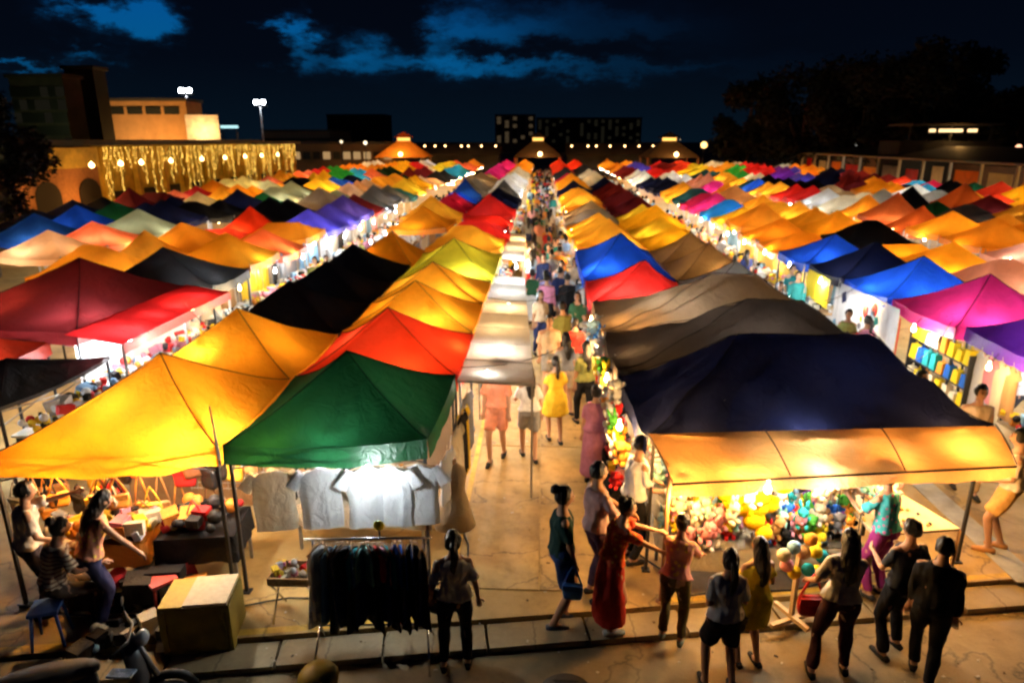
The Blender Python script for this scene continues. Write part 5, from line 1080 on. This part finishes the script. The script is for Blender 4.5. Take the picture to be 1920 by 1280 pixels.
# -- plush stall front right
plc = ['white', 'cream', 'pink', 'yellow', 'light blue', 'orange', 'red', 'brown', 'teal', 'purple', 'green', 'tan', 'blue', 'black', 'mint', 'grey']
def plush_mesh(kind):
    mb = MB(); mb.ell((0, 0, .075), (.065, .055, .078), 9, 7); mb.ell((0, -.012, .19), (.062, .055, .058), 9, 7)
    for s in (-1, 1):
        if kind == 0: mb.ell((s*.045, 0, .245), (.022, .014, .024), 7, 5)
        elif kind == 1: mb.tube([(s*.025, 0, .23), (s*.035, .01, .29), (s*.045, .02, .34)], [.018, .020, .008], 6)
        else: mb.ell((s*.07, 0, .185), (.03, .014, .042), 7, 5)
        mb.ell((s*.07, -.02, .10), (.026, .024, .045), 7, 5); mb.ell((s*.04, -.06, .025), (.028, .045, .026), 7, 5)
    mb.ell((0, -.065, .18), (.022, .016, .016), 6, 4)
    return mb.mesh('plush_toy', [gm('white')])
pm3 = [plush_mesh(k) for k in range(3)]; pkind = ['round eared', 'long eared', 'floppy eared']
def plushmat(c): return simple('plush_'+c, GC[c], .95, var=.3, bump=.9, scale=70, spec=.05)
cnt_pl = 0
def zone(a, b, z, z0): return ('at left' if a < -.6 else 'left of centre' if a < 0 else 'right of centre' if a < .6 else 'at right')+(' front' if b < -.1 else ' back' if b > .12 else ' middle')+(' low' if z < z0+.1 else ' atop')
def plush(loc, c, k, where, s=1.0, grp='plush toys on the front right stall'):
    global cnt_pl; cnt_pl += 1
    o = link('plush_toy', pm3[k], None, [plushmat(c)], loc); o.rotation_euler = (random.uniform(-.4, .3), random.uniform(-.35, .35), random.uniform(-.8, .8)); o.scale = (s, s, s)
    tag(o, f'{c} {pkind[k]} plush toy {where}', 'plush toy', grp)
table('long toy table under the amber awning, heaped with plush toys', 2.65, 7.45, 2.3, .75, .72, R(5), 'cream'); table('second toy table at the back of the plush stall', 2.7, 8.3, 2.4, .7, .95, R(4), 'white')
rp = random.Random(3)
for k in range(115):
    a = rp.uniform(-1.1, 1.1); b = rp.uniform(-.36, .36); z = .73+rp.choice((0, 0, .13, .13, .25)); c = rp.choice(plc if a > -.4 else plc[:5]); plush((2.65+a-b*.09, 7.45+b+a*.09, z), c, rp.randrange(3), f'{zone(a, b, z, .73)} on the long toy table', rp.uniform(.75, 1.25))
for k in range(70):
    a = rp.uniform(-1.15, 1.15); b = rp.uniform(-.33, .33); z = .96+rp.choice((0, .14, .28, .40)); c = rp.choice(['white', 'cream', 'white', 'pink', 'yellow', 'mint', 'tan', 'light blue']); plush((2.7+a, 8.3+b, z), c, rp.randrange(3), f'{zone(a, b, z, .96)} on the rear toy table', rp.uniform(.9, 1.5))
for k in range(46):
    a = k/45; x = 1.62+2.5*a; y = 6.83+.36*a+rp.uniform(.05, .55); z = rp.choice((1.36, 1.14, 1.5)) ; c = rp.choice(['white', 'cream', 'light blue', 'pink', 'white', 'tan', 'grey', 'mint']); 
    if .38 < a < .62: continue
    plush((x, y, z), c, rp.randrange(3), f'hung {"low" if z < 1.3 else "high"} under the amber awning, {"left" if a < .2 else "centre left" if a < .5 else "centre right" if a < .8 else "right"}', rp.uniform(.8, 1.2))
for k in range(6):
    x = (1.75, 2.05, 3.1, 3.3, 3.5, 3.8)[k]; mb = MB(); mb.tube([(0, 0, -1.0), (0, 0, 0)], .006, 4); mb.build('cord', black, t_aw, (x-3.4, 7.0+(x-1.4)*.13-7.1, 1.74-ZM))
# big yellow plush bunch
t = thing('plush_bunch', 'bunch of big bright yellow plush toys hanging in the middle of the stall', 'plush toys', (2.46, 7.08, 1.36))
ymat = simple('yellow_plush_big', (.92, .50, .01), .9, var=.15, bump=.6, scale=40, spec=.05)
for (dx, dz, r) in [(-.42, .17, .10), (-.30, .08, .12), (-.14, .20, .13), (.02, .10, .13), (.16, .22, .12), (.30, .20, .10), (.05, -.08, .13), (-.10, -.10, .12), (.18, -.06, .11), (.02, -.25, .12), (.12, -.38, .09), (-.24, -.08, .09), (.44, .25, .07)]:
    mb = MB(); mb.ell((dx, rp.uniform(-.1, .1), dz), (r*1.1, r*.8, r), 12, 9); mb.ell((dx-r*.5, -.05, dz+r*.8), (r*.35, r*.25, r*.4), 8, 6); mb.ell((dx+r*.5, -.05, dz+r*.8), (r*.35, r*.25, r*.4), 8, 6); mb.build('yellow_plush', ymat, t)
lamp(t, (0, -.38, .27), WARM, 22)  # added bulb in front that lights the yellow bunch
# toy stand in front
t = thing('toy_stand', 'pale wooden stand with a cross foot carrying round coloured toys', 'stand', g3(1482, 1165, ZM), R(25))
mb = MB(); mb.box((0, 0, .03), (.56, .05, .05)); mb.build('foot', pale_wood, t); mb = MB(); mb.box((0, 0, .078), (.05, .50, .045)); mb.build('foot', pale_wood, t); mb = MB(); mb.box((0, 0, .5), (.045, .045, .85)); mb.build('post', pale_wood, t)
for (dx, dz, c) in [(-.22, .82, 'pink'), (-.10, .70, 'yellow'), (.10, .68, 'teal'), (.24, .62, 'yellow'), (0, .92, 'tan'), (.18, .88, 'yellow'), (-.15, 1.02, 'light blue'), (.08, 1.06, 'orange'), (.28, .80, 'teal'), (-.28, .96, 'cream')]:
    mb = MB(); mb.ell((dx, -.05, dz), (.075, .07, .075), 12, 8); mb.build('round_toy', plushmat(c), t); 
# pale slanted board
t = thing('slanted_board', 'large pale slanted board dotted with small goods right of the toy tables', 'board', (0, 0, 0))
mb = MB(); Q = [at(1640, 1002, .92), at(1800, 990, .92), at(1662, 908, 1.12), at(1560, 915, 1.12)]
mb.add([Q[0], Q[1], Q[2], Q[3]]+[q-Vector((0, 0, .03)) for q in Q], [(0, 1, 2, 3), (7, 6, 5, 4), (0, 4, 5, 1), (1, 5, 6, 2), (2, 6, 7, 3), (3, 7, 4, 0)]); mb.build('board', simple('cream_cardboard', (.72, .60, .44), .7, var=.1), t)
for q in (0, 1, 2, 3): mb = MB(); v = Q[q]; mb.tube([(v.x, v.y, ZM), (v.x, v.y, v.z-.03)], .018, 6); mb.build('leg', wood, t)
for k in range(60):
    a, b = rp.random()**1.3, rp.random(); p = (Q[0].lerp(Q[1], a*.8)).lerp(Q[3].lerp(Q[2], a*.8), b); mb = MB(); mb.ell(p+Vector((0, 0, .012)), (.02, .028, .014), 7, 4); mb.build('trinket', simple('trinket_'+rp.choice('abc'), rp.choice([(.05, .05, .06), (.6, .1, .1), (.1, .3, .5), (.7, .5, .1)]), .4), t)
t = thing('glasses_rack', 'black rack of sunglasses behind the pale slanted board', 'rack', (4.0, 8.35, ZM)); mb = MB(); mb.box((0, .04, 1.2), (.95, .03, .45)); mb.box((-.42, .04, .5), (.04, .04, 1.0)); mb.box((.42, .04, .5), (.04, .04, 1.0)); mb.build('panel', black, t)
for i in range(6):
    for j in range(3): mb = MB(); mb.box((-.38+i*.15, -.01, 1.07+j*.13), (.11, .03, .035)); mb.build('sunglasses', simple('lens_%d' % ((i+j) % 3), [(.5, .3, .05), (.1, .1, .12), (.6, .6, .6)][(i+j) % 3], .2), t)
# aisle side of the right block: hanging toys and bags
for k in range(58):
    y = 8.2+6.0*rp.random()**.9; z = rp.uniform(.75, 1.7); c = rp.choice(['yellow', 'white', 'pink', 'white', 'red', 'green', 'orange', 'yellow', 'cream'] if y < 12 else ['white', 'light blue', 'cream', 'blue'])
    plush((rp.uniform(1.0, 1.12), y, z), c, rp.randrange(3), f'hung {"low" if z < 1.1 else "high" if z > 1.4 else "midway"} beside the aisle, {"near" if y < 9.8 else "middle" if y < 11.8 else "far"} part', rp.uniform(.9, 1.5), 'plush toys hanging beside the aisle')
for (x, y) in ((1.15, 9.2), (1.15, 10.9), (1.12, 12.7)): table(f'{"near" if y < 10 else "middle" if y < 12 else "far"} narrow dark table on the right side of the aisle', x+.05, y, .45, 1.5, .78, 0, 'black', group='dark tables beside the aisle')
for k, y in enumerate((9.2, 10.9, 12.7)): heap('toy_heap', f'{("near", "middle", "far")[k]} heap of small toys on a dark table beside the aisle', .4, 1.4, .12, 60, 30+k, (1.2, y, .79), 0, .08)

# -- second right block: lit booths
wht = cloth_solid('white_wall', (.78, .80, .82))
wall_sheet('booth_wall', 'white booth wall with colourful printed pictures in the right hand aisle', 7.5, 14.2, 7.42, 17.2, .25, 1.9, wht, None, .01)
for k in range(13):
    y = 14.4+rp.random()*2.6; z = .6+rp.random()*1.1; c = rp.choice(['teal', 'red', 'light blue', 'yellow', 'grey', 'navy']); w_ = rp.uniform(.12, .34); mb = MB()
    n = rp.choice((4, 7, 12)); vs = [(0, w_/2*math.cos(2*PI*i/n+.4), w_*.6*math.sin(2*PI*i/n+.4)) for i in range(n)]; mb.add([(0, a, b) for _, a, b in vs]+[(-.012, a, b) for _, a, b in vs], [tuple(range(n)), tuple(range(2*n-1, n-1, -1))]+[(i, (i+1) % n, (i+1) % n+n, i+n) for i in range(n)])
    o = mb.build('picture_print', gm(c), None, (7.38, y, z)); tag(o, f'small {c} print pinned {"low" if z < 1.0 else "high" if z > 1.35 else "midway"} on the {"near" if y < 15.3 else "middle" if y < 16.2 else "far"} part of the white booth wall', 'print', 'prints on the white booth wall')
wall_sheet('yellow_curtain', 'bright yellow cloth hanging beside the white booth wall', 7.3, 17.3, 7.35, 18.9, 1.15, 1.9, gm('yellow'), None, .03)
wall_sheet('red_banner', 'narrow red banner between the white booth and the bag shelves', 7.42, 13.95, 7.5, 14.15, .5, 1.75, gm('red'), None, .01)
t = thing('bag_shelf', 'three tier shelf of bright bags under the magenta tent', 'shelf', (7.75, 12.85, ZM))
for j in range(3): mb = MB(); mb.box((.1, 0, .45+.42*j), (.5, 2.0, .03)); mb.build('shelf_board', dark_steel, t)
for a in (-1, 1): mb = MB(); mb.box((.1, a*1.0, .75), (.5, .03, 1.5)); mb.build('side_panel', dark_steel, t)
for j in range(3):
    for i in range(8):
        c = rp.choice(['yellow', 'red', 'blue', 'orange', 'pink', 'cream', 'yellow', 'teal']); mb = MB(); s = rp.uniform(.10, .15); mb.box((0, 0, s), (.16, .18, 2*s), taper=.8); mb.tube([(-.0, -.05, 2*s), (0, 0, 2*s+.07), (0, .05, 2*s)], .01, 5)
        o = mb.build('shelf_bag', plushmat(c), None, (7.68, 11.95+i*.25, ZM+.467+.42*j)); tag(o, f'{c} bag, {OW[i]} from the near end of the {("lowest", "middle", "top")[j]} shelf board', 'bag', 'bags on the three tier shelf')
# -- aisle displays through the middle distance
tee_lo = []
for s in range(3):
    mb = MB(); n = 8; vs = []
    for k in range(5):
        q = k/4; hw = .16 if k == 0 else .24; dp = .02+.03*q
        for j in range(n): a = 2*PI*j/n; vs.append((dp*math.sin(a)+.02*math.sin(j*3+k+s)*q, hw*math.cos(a), -.75*q))
    mb.add(vs, [(i*n+j, (i+1)*n+j, (i+1)*n+(j+1) % n, i*n+(j+1) % n) for i in range(4) for j in range(n)]+[tuple(range(n))], 0, True); tee_lo.append(mb.mesh('garment', [gm('white')]))
rail_me = MB(); rail_me.tube([(0, -1.05, 1.68), (0, 1.05, 1.68)], .014, 5); rail_me = rail_me.mesh('bar', steel); rpost = MB(); rpost.box((0, 0, .84), (.03, .03, 1.68)); rpost = rpost.mesh('post', steel)
hm_lo = [heap_mesh(.5, 1.9, .22, 70, 60+k, .13, p_) for k, p_ in enumerate(([0, 4, 0, 3, 7], [0, 1, 2, 4, 5], [7, 3, 0, 6, 4], [4, 5, 0, 2, 7]))]
tb_me = MB(); tb_me.box((0, 0, .70), (.6, 2.05, .04)); tb_me = tb_me.mesh('tabletop', wood); tc_me = MB(); tc_me.box((0, 0, .38), (.54, 1.98, .58)); tc_me = tc_me.mesh('table_cloth', [gm('white')]); 
where_n = {-7.75: 'left side of the left hand aisle', -6.05: 'right side of the left hand aisle', -1.15: 'left side of the main aisle', .98: 'right side of the main aisle', 5.6: 'left side of the right hand aisle', 7.45: 'right side of the right hand aisle'}
for xe, ys in ((-7.75, (16.6, 46)), (-6.05, (12, 40)), (-1.15, (17.6, 46)), (.98, (15, 46)), (5.6, (15, 38)), (7.45, (19, 44))):
    y = ys[0]; k = 0; sgn = -1 if xe in (-7.75, -1.15, 5.6) else 1; inn = {-7.75: -1, -6.05: 1, -1.15: -1, .98: 1, 5.6: -1, 7.45: 1}[xe]
    while y < ys[1] and k < 16:
        wn = where_n[xe]; lab0 = OW[k]
        t = thing('display_table', f'{lab0} goods table on the {wn}', 'table', (xe+inn*.15, y, ZM), random.uniform(-.04, .04), 'goods tables along the aisles'); link('tabletop', tb_me, t); link('table_cloth', tc_me, t, [gm(random.choice(['white', 'cream', 'white', 'grey', 'tan']))])
        o = link('goods_heap', hm_lo[k % 4], None, None, (xe+inn*.15, y, ZM+.725)); tag(o, f'heap of small goods on the {lab0} table, {wn}', 'goods', kind='stuff')
        if k % 3 != 2 or xe < -7:
            t = thing('garment_rail', f'{lab0} garment rail on the {wn}', 'rail', (xe+inn*.42, y, ZM), 0, 'garment rails along the aisles'); link('bar', rail_me, t); link('post', rpost, t, None, (0, -1.05, 0)); link('post', rpost, t, None, (0, 1.05, 0))
            if y < 34:
                pc = random.choice([['white', 'white', 'cream', 'light blue'], ['white', 'grey', 'black'], ['cream', 'tan', 'white'], ['white', 'pink', 'light blue'], ['white', 'white', 'yellow']])
                for q in range(4):
                    c = random.choice(pc) if q < 1 or random.random() < .5 else c; o = link('hanging_garment', tee_lo[q % 3], None, [gm(c)], (xe+inn*.42, y-.75+q*.5, ZM+1.66)); o.rotation_euler = (0, 0, random.uniform(-.2, .2)); tag(o, f'{c} garment, {OW[q]} on the {lab0} rail, {wn}', 'garment', 'garments hanging along the aisles')
        y += 2.3; k += 1
# shelves and boxes under the red awning and the black tarpaulin
t = thing('counter', 'dark counter with small goods under the black tarpaulin at the left', 'counter', (-7.7, 10.2, ZM)); mb = MB(); mb.box((0, 0, .42), (.5, 2.0, .84)); mb.build('body', simple('dark_counter', (.03, .04, .05), .5), t); mb = MB(); mb.box((0, 0, .86), (.58, 2.08, .035)); mb.build('counter_top', simple('pale_top', (.55, .58, .58), .4), t)
heap('counter_goods', 'red yellow and white goods on the dark counter', .5, 1.9, .16, 50, 90, (-7.7, 10.2, ZM+.88), 0, .12, [0, 7, 6, 2, 0, 3])
for k in range(5):
    y = 11.4+k*.8; t = thing('display_case', f'{OW[k]} glass fronted display case under the red awning', 'display case', (-7.75, y, ZM), 0, 'display cases under the red awning'); mb = MB(); mb.box((0, 0, .45), (.5, .7, .9)); mb.build('body', simple('pale_case', (.6, .62, .62), .4), t); mb = MB(); mb.box((.255, 0, .55), (.012, .6, .5)); mb.build('front_glass', simple('blue_glass', (.10, .22, .26), .1), t)
    heap('case_goods', f'small goods on top of the {OW[k]} display case under the red awning', .45, .65, .2, 22, 95+k, (-7.75, y, ZM+.9), 0, .11)
for k, (px, c, L_) in enumerate([(1770, 'white', 1.2), (1800, 'pink', 1.3), (1815, 'cream', 1.2), (1850, 'tan', .9)]):
    y = 11.75-k*.28; t = thing('hanging_garment', f'long {c} garment hanging between the bag shelf and the purple tent', 'garment', (7.72, y, 1.75), R(85), 'long garments in the right hand aisle'); link('dress', shirt_mesh(.36, L_, .1, k, .3), t, [gm(c)]); link('hanger', hang_w, t)
table('cream table with goods in front of the purple tent', 7.9, 10.2, .6, 1.4, .8, 0, 'cream'); heap('goods_heap', 'heap of goods on the cream table in front of the purple tent', .5, 1.3, .2, 40, 140, (7.9, 10.2, .81), 0, .11)
# grated drain along the right hand aisle
t = MB(); t.box((0, 0, 0), (.34, 16, .012)); t = t.build('drain', simple('drain_concrete', (.30, .30, .28), .8, var=.3, bump=.5, scale=4), market_floor, (6.0, 15.4, ZM+.007))
# sheet walls added to catch the lamps and brighten the left aisle stalls
wall_sheet('booth_wall', 'added white sheet wall under the maroon tent behind the display cases', -8.3, 11.3, -8.3, 15.3, .3, 1.9, wht, None, .02)
wall_sheet('booth_wall', 'added cream sheet wall behind the left side of the left hand aisle', -8.5, 15.6, -8.5, 24.0, .3, 1.8, cloth_solid('cream_wall', (.74, .66, .52)), None, .02)
wall_sheet('booth_wall', 'ochre patterned cloth wall on the far side of the right hand aisle', 7.75, 19.2, 7.75, 27.0, .3, 1.8, cloth_solid('ochre_wall', (.60, .38, .08)), None, .02)

# -- more of the bag stall: bags stacked on the floor and tables, draped cloths, stools
for k in range(26):
    c = rp.choice(['tan', 'brown', 'orange', 'mustard', 'red', 'cream', 'black']); x = -5.75+2.1*rp.random(); row = k % 3
    y, z = ((6.95, 1.22), (7.7, 1.30), (8.2, 1.62))[row]; z += rp.uniform(-.05, .25)*(row > 0)
    if row == 0: x = rp.uniform(-5.8, -4.9); z = 1.45
    t = thing('handbag', f'{c} bag in the {("front", "middle", "back")[row]} rank of the bag stall, number {k//3+1} in line' if False else f'{c} bag in the {("front", "middle", "back")[row]} rank of the bag stall, '+('left part' if x < -5.2 else 'middle part' if x < -4.4 else 'right part'), 'handbag', (x, y, z+.1), rp.uniform(-.6, .6), 'handbags on the bag stall')
    for nm, me in zip(('bag_body', 'strap', 'flap'), bm_[k % 3]): link(nm, me, t, [bagmat(c)])
def stool(label, x, y, z0=ZM, c=(.5, .05, .04)):
    t = thing('plastic_stool', label, 'stool', (x, y, z0), rp.uniform(0, 1), 'plastic stools'); m = simple('stool_%d' % int(c[0]*100), c, .4)
    mb = MB(); mb.box((0, 0, .42), (.28, .28, .035)); mb.build('seat', m, t)
    for a in (-1, 1):
        for b in (-1, 1): mb = MB(); mb.tube([(a*.11, b*.11, .41), (a*.15, b*.15, 0)], [.018, .014], 6); mb.build('leg', m, t)
stool('blue plastic stool under the woman sitting at the bag stall', at(118, 1190, ZM).x-.05, at(118, 1190, ZM).y-.08, c=(.05, .12, .4)); stool('red plastic stool between the bag table and the olive box', -4.25, 6.45)
heap('floor_bags', 'jumble of dark and orange bags on the floor before the bag tables', 1.5, .35, .22, 46, 201, (-4.7, 6.55, ZM), R(8), .2, [7, 5, 7, 4, 7, 6]); heap('folded_cloths', 'rolled cloths and papers lying by the scooters', .9, .4, .12, 22, 202, (-4.3, 5.9, .09), R(10), .15, [4, 7, 3, 7])
# cables, litter and a drain cover on the ground
cab = simple('rubber_cable', (.02, .02, .02), .5)
for k, (pts, lab) in enumerate([([(-6, 6.4), (-4.4, 6.3), (-2.9, 6.75), (-1.6, 6.55), (-.9, 7.4), (-1.1, 9)], 'black cable lying across the floor in front of the green tent'), ([(1.3, 9.5), (1.25, 7.9), (1.8, 7.0), (3.0, 7.15), (4.6, 7.6), (5.9, 8.4)], 'black cable lying under the amber awning')]):
    q = []; 
    for i in range(len(pts)-1):
        for j in range(6): a = j/6; q.append((pts[i][0]*(1-a)+pts[i+1][0]*a+.05*math.sin(i*3+j*1.3), pts[i][1]*(1-a)+pts[i+1][1]*a+.05*math.cos(i*5+j), ZM+.022))
    mb = MB(); mb.tube(q, .010, 6); tag(mb.build('cable', cab), lab, 'cable')
mb = MB()
for k in range(170):
    x = rp.uniform(-3.5, 6); y = rp.uniform(5.4, 12) if rp.random() < .6 else rp.uniform(5.3, 6.6); z = .012 if y < kerb_y(x)-.45 else .09 if y < kerb_y(x) else ZM+.016
    s = rp.uniform(.008, .03); mb.box((x, y, z), (s*rp.uniform(.7, 2), s, .004), rp.choice((0, 0, 1, 2)), rz=rp.uniform(0, 3), rx=rp.uniform(-.1, .1))
o = mb.build('litter', [simple('paper_scrap', (.5, .45, .35), .8), simple('leaf_scrap', (.10, .06, .02), .8), simple('dark_scrap', (.03, .03, .03), .8)]); tag(o, 'scraps of paper and leaves on the ground', 'litter', kind='stuff')
t = thing('drain_cover', 'round iron drain cover on the street in front of the aisle', 'drain cover', (.3, 5.55, .004)); mb = MB(); mb.tube([(0, 0, 0), (0, 0, .012)], .27, 24); mb.build('plate', simple('cast_iron', (.05, .045, .04), .5, .6, bump=.8, scale=50), t)
mb = MB()
for i in range(5): mb.box((0, -.16+.08*i, .014), (.36-.05*abs(i-2), .02, .006))
mb.build('rib', dark_steel, t)
# string of lamps and wires between the rows
for k, (x0, y0, x1, y1, n_) in enumerate([(-1.15, 9.4, 1.0, 11.8, 0), (-1.15, 14, 1.0, 15.5, 0), (-6.0, 12, -7.2, 13.2, 0), (5.5, 10, 7.5, 12.4, 0), (5.5, 14.3, 7.5, 16, 0)]):
    mb = MB(); mb.tube([(x0+(x1-x0)*q/10, y0+(y1-y0)*q/10, 2.12-.22*math.sin(PI*q/10)) for q in range(11)], .007, 5); tag(mb.build('overhead_cable', cab), ['power cable slung across the near main aisle', 'power cable slung across the main aisle by the salmon red tent', 'power cable slung to the red awning', 'power cable slung across the near right hand aisle', 'power cable slung to the royal blue tents'][k], 'cable')
# distant crowd, too small to tell apart
mb = MB(); cw = [(0, .85), (-1.0, .6)]
for k in range(330):
    ax = rp.choice([(-.95, .85), (-.95, .85), (-7.3, -6.3), (6.0, 7.2), (-13.9, -12.9), (12.4, 13.6)]); x = rp.uniform(*ax); y = rp.uniform(46 if abs(x) < 1 else 32, 96); hgt = rp.uniform(1.5, 1.75)
    mb.loft([(x, y, ZM, .10, .08), (x, y, .95, .16, .11)], 6, rp.choice((7, 7, 3, 4))); mb.loft([(x, y, .951, .17, .11), (x, y, hgt*.82, .20, .12), (x, y, hgt*.86, .07, .07)], 6, rp.randrange(8)); mb.ell((x, y, hgt*.93), (.08, .09, .11), 6, 4, 7)
o = mb.build('distant_crowd', [gm(c) for c in ('white', 'pink', 'yellow', 'light blue', 'cream', 'orange', 'red', 'black')]); tag(o, 'distant crowd filling the far ends of the aisles', 'crowd', kind='stuff')

# lamps added over the dark tables to light the aisle, each on its cord
for k, y in enumerate((8.1, 9.9, 11.6, 13.4)):
    t = thing('added_lamp', ['nearest', 'second', 'third', 'farthest'][k]+' added amber bulb hanging over the right side of the near aisle', 'lamp', (1.02, y, 0), 0, 'added amber bulbs beside the aisle')
    mb = MB(); mb.tube([(.1, 0, 2.0), (0, 0, 1.86)], .006, 5); mb.build('cord', black, t); lamp(t, (0, 0, 1.72), (1, .56, .2), 46)
# bags carried by people
def carried(label, px, py, z, c, k, dy=0, s=1.0):
    p = at(px, py, z); t = thing('carried_bag', label, 'bag', (p.x, p.y+dy, z), rp.uniform(-.5, .5), 'bags carried by shoppers')
    for nm, me in zip(('bag_body', 'strap', 'flap'), bm_[k]): link(nm, me, t, [c])
    t.scale = (s, s, s)
carried('red bag at the side of the long haired woman', 1528, 1075, 1.05, bagmat('red'), 0, 0, 1.2)
carried('small blue bag in front of the woman with the high bun', 1075, 1060, .95, simple('blue_bag', (.02, .12, .40), .5), 0)
carried('black shoulder bag on the ponytailed woman by the clothes rack', 825, 1085, 1.05, bagmat('black'), 1)
carried('black bag on the woman in black shorts', 1385, 1120, 1.0, bagmat('black'), 0)
# flag pole at the tent corner
o = MB(); o.tube([(0, 0, 0), (-.03, 0, .62)], [.016, .008], 6); p = at(410, 850, 2.05); o = o.build('thin_pole', white_paint, None, (p.x, p.y, 1.98)); tag(o, 'thin pale pole rising at the corner between the yellow and green tents', 'pole')

# bare bulbs added along both side aisles to brighten them
for (xe, dx, ya, n_, wn) in ((-7.45, -.12, 11.6, 11, 'left side of the left hand aisle'), (-6.12, .12, 12.6, 8, 'right side of the left hand aisle'), (5.66, -.12, 13.2, 7, 'left side of the right hand aisle'), (7.25, .12, 10.8, 10, 'right side of the right hand aisle')):
    for k in range(n_):
        y = ya+k*2.33; t = thing('added_lamp', f'{OW[k]} added bare bulb hanging on the {wn}', 'lamp', (xe, y, 0), 0, 'added bare bulbs along the side aisles')
        mb = MB(); mb.tube([(dx, 0, 2.0), (0, 0, 1.84)], .006, 5); mb.build('cord', black, t); lamp(t, (0, 0, 1.70), rp.choice([COOL, COOL, NEUT, WARM]), 44)
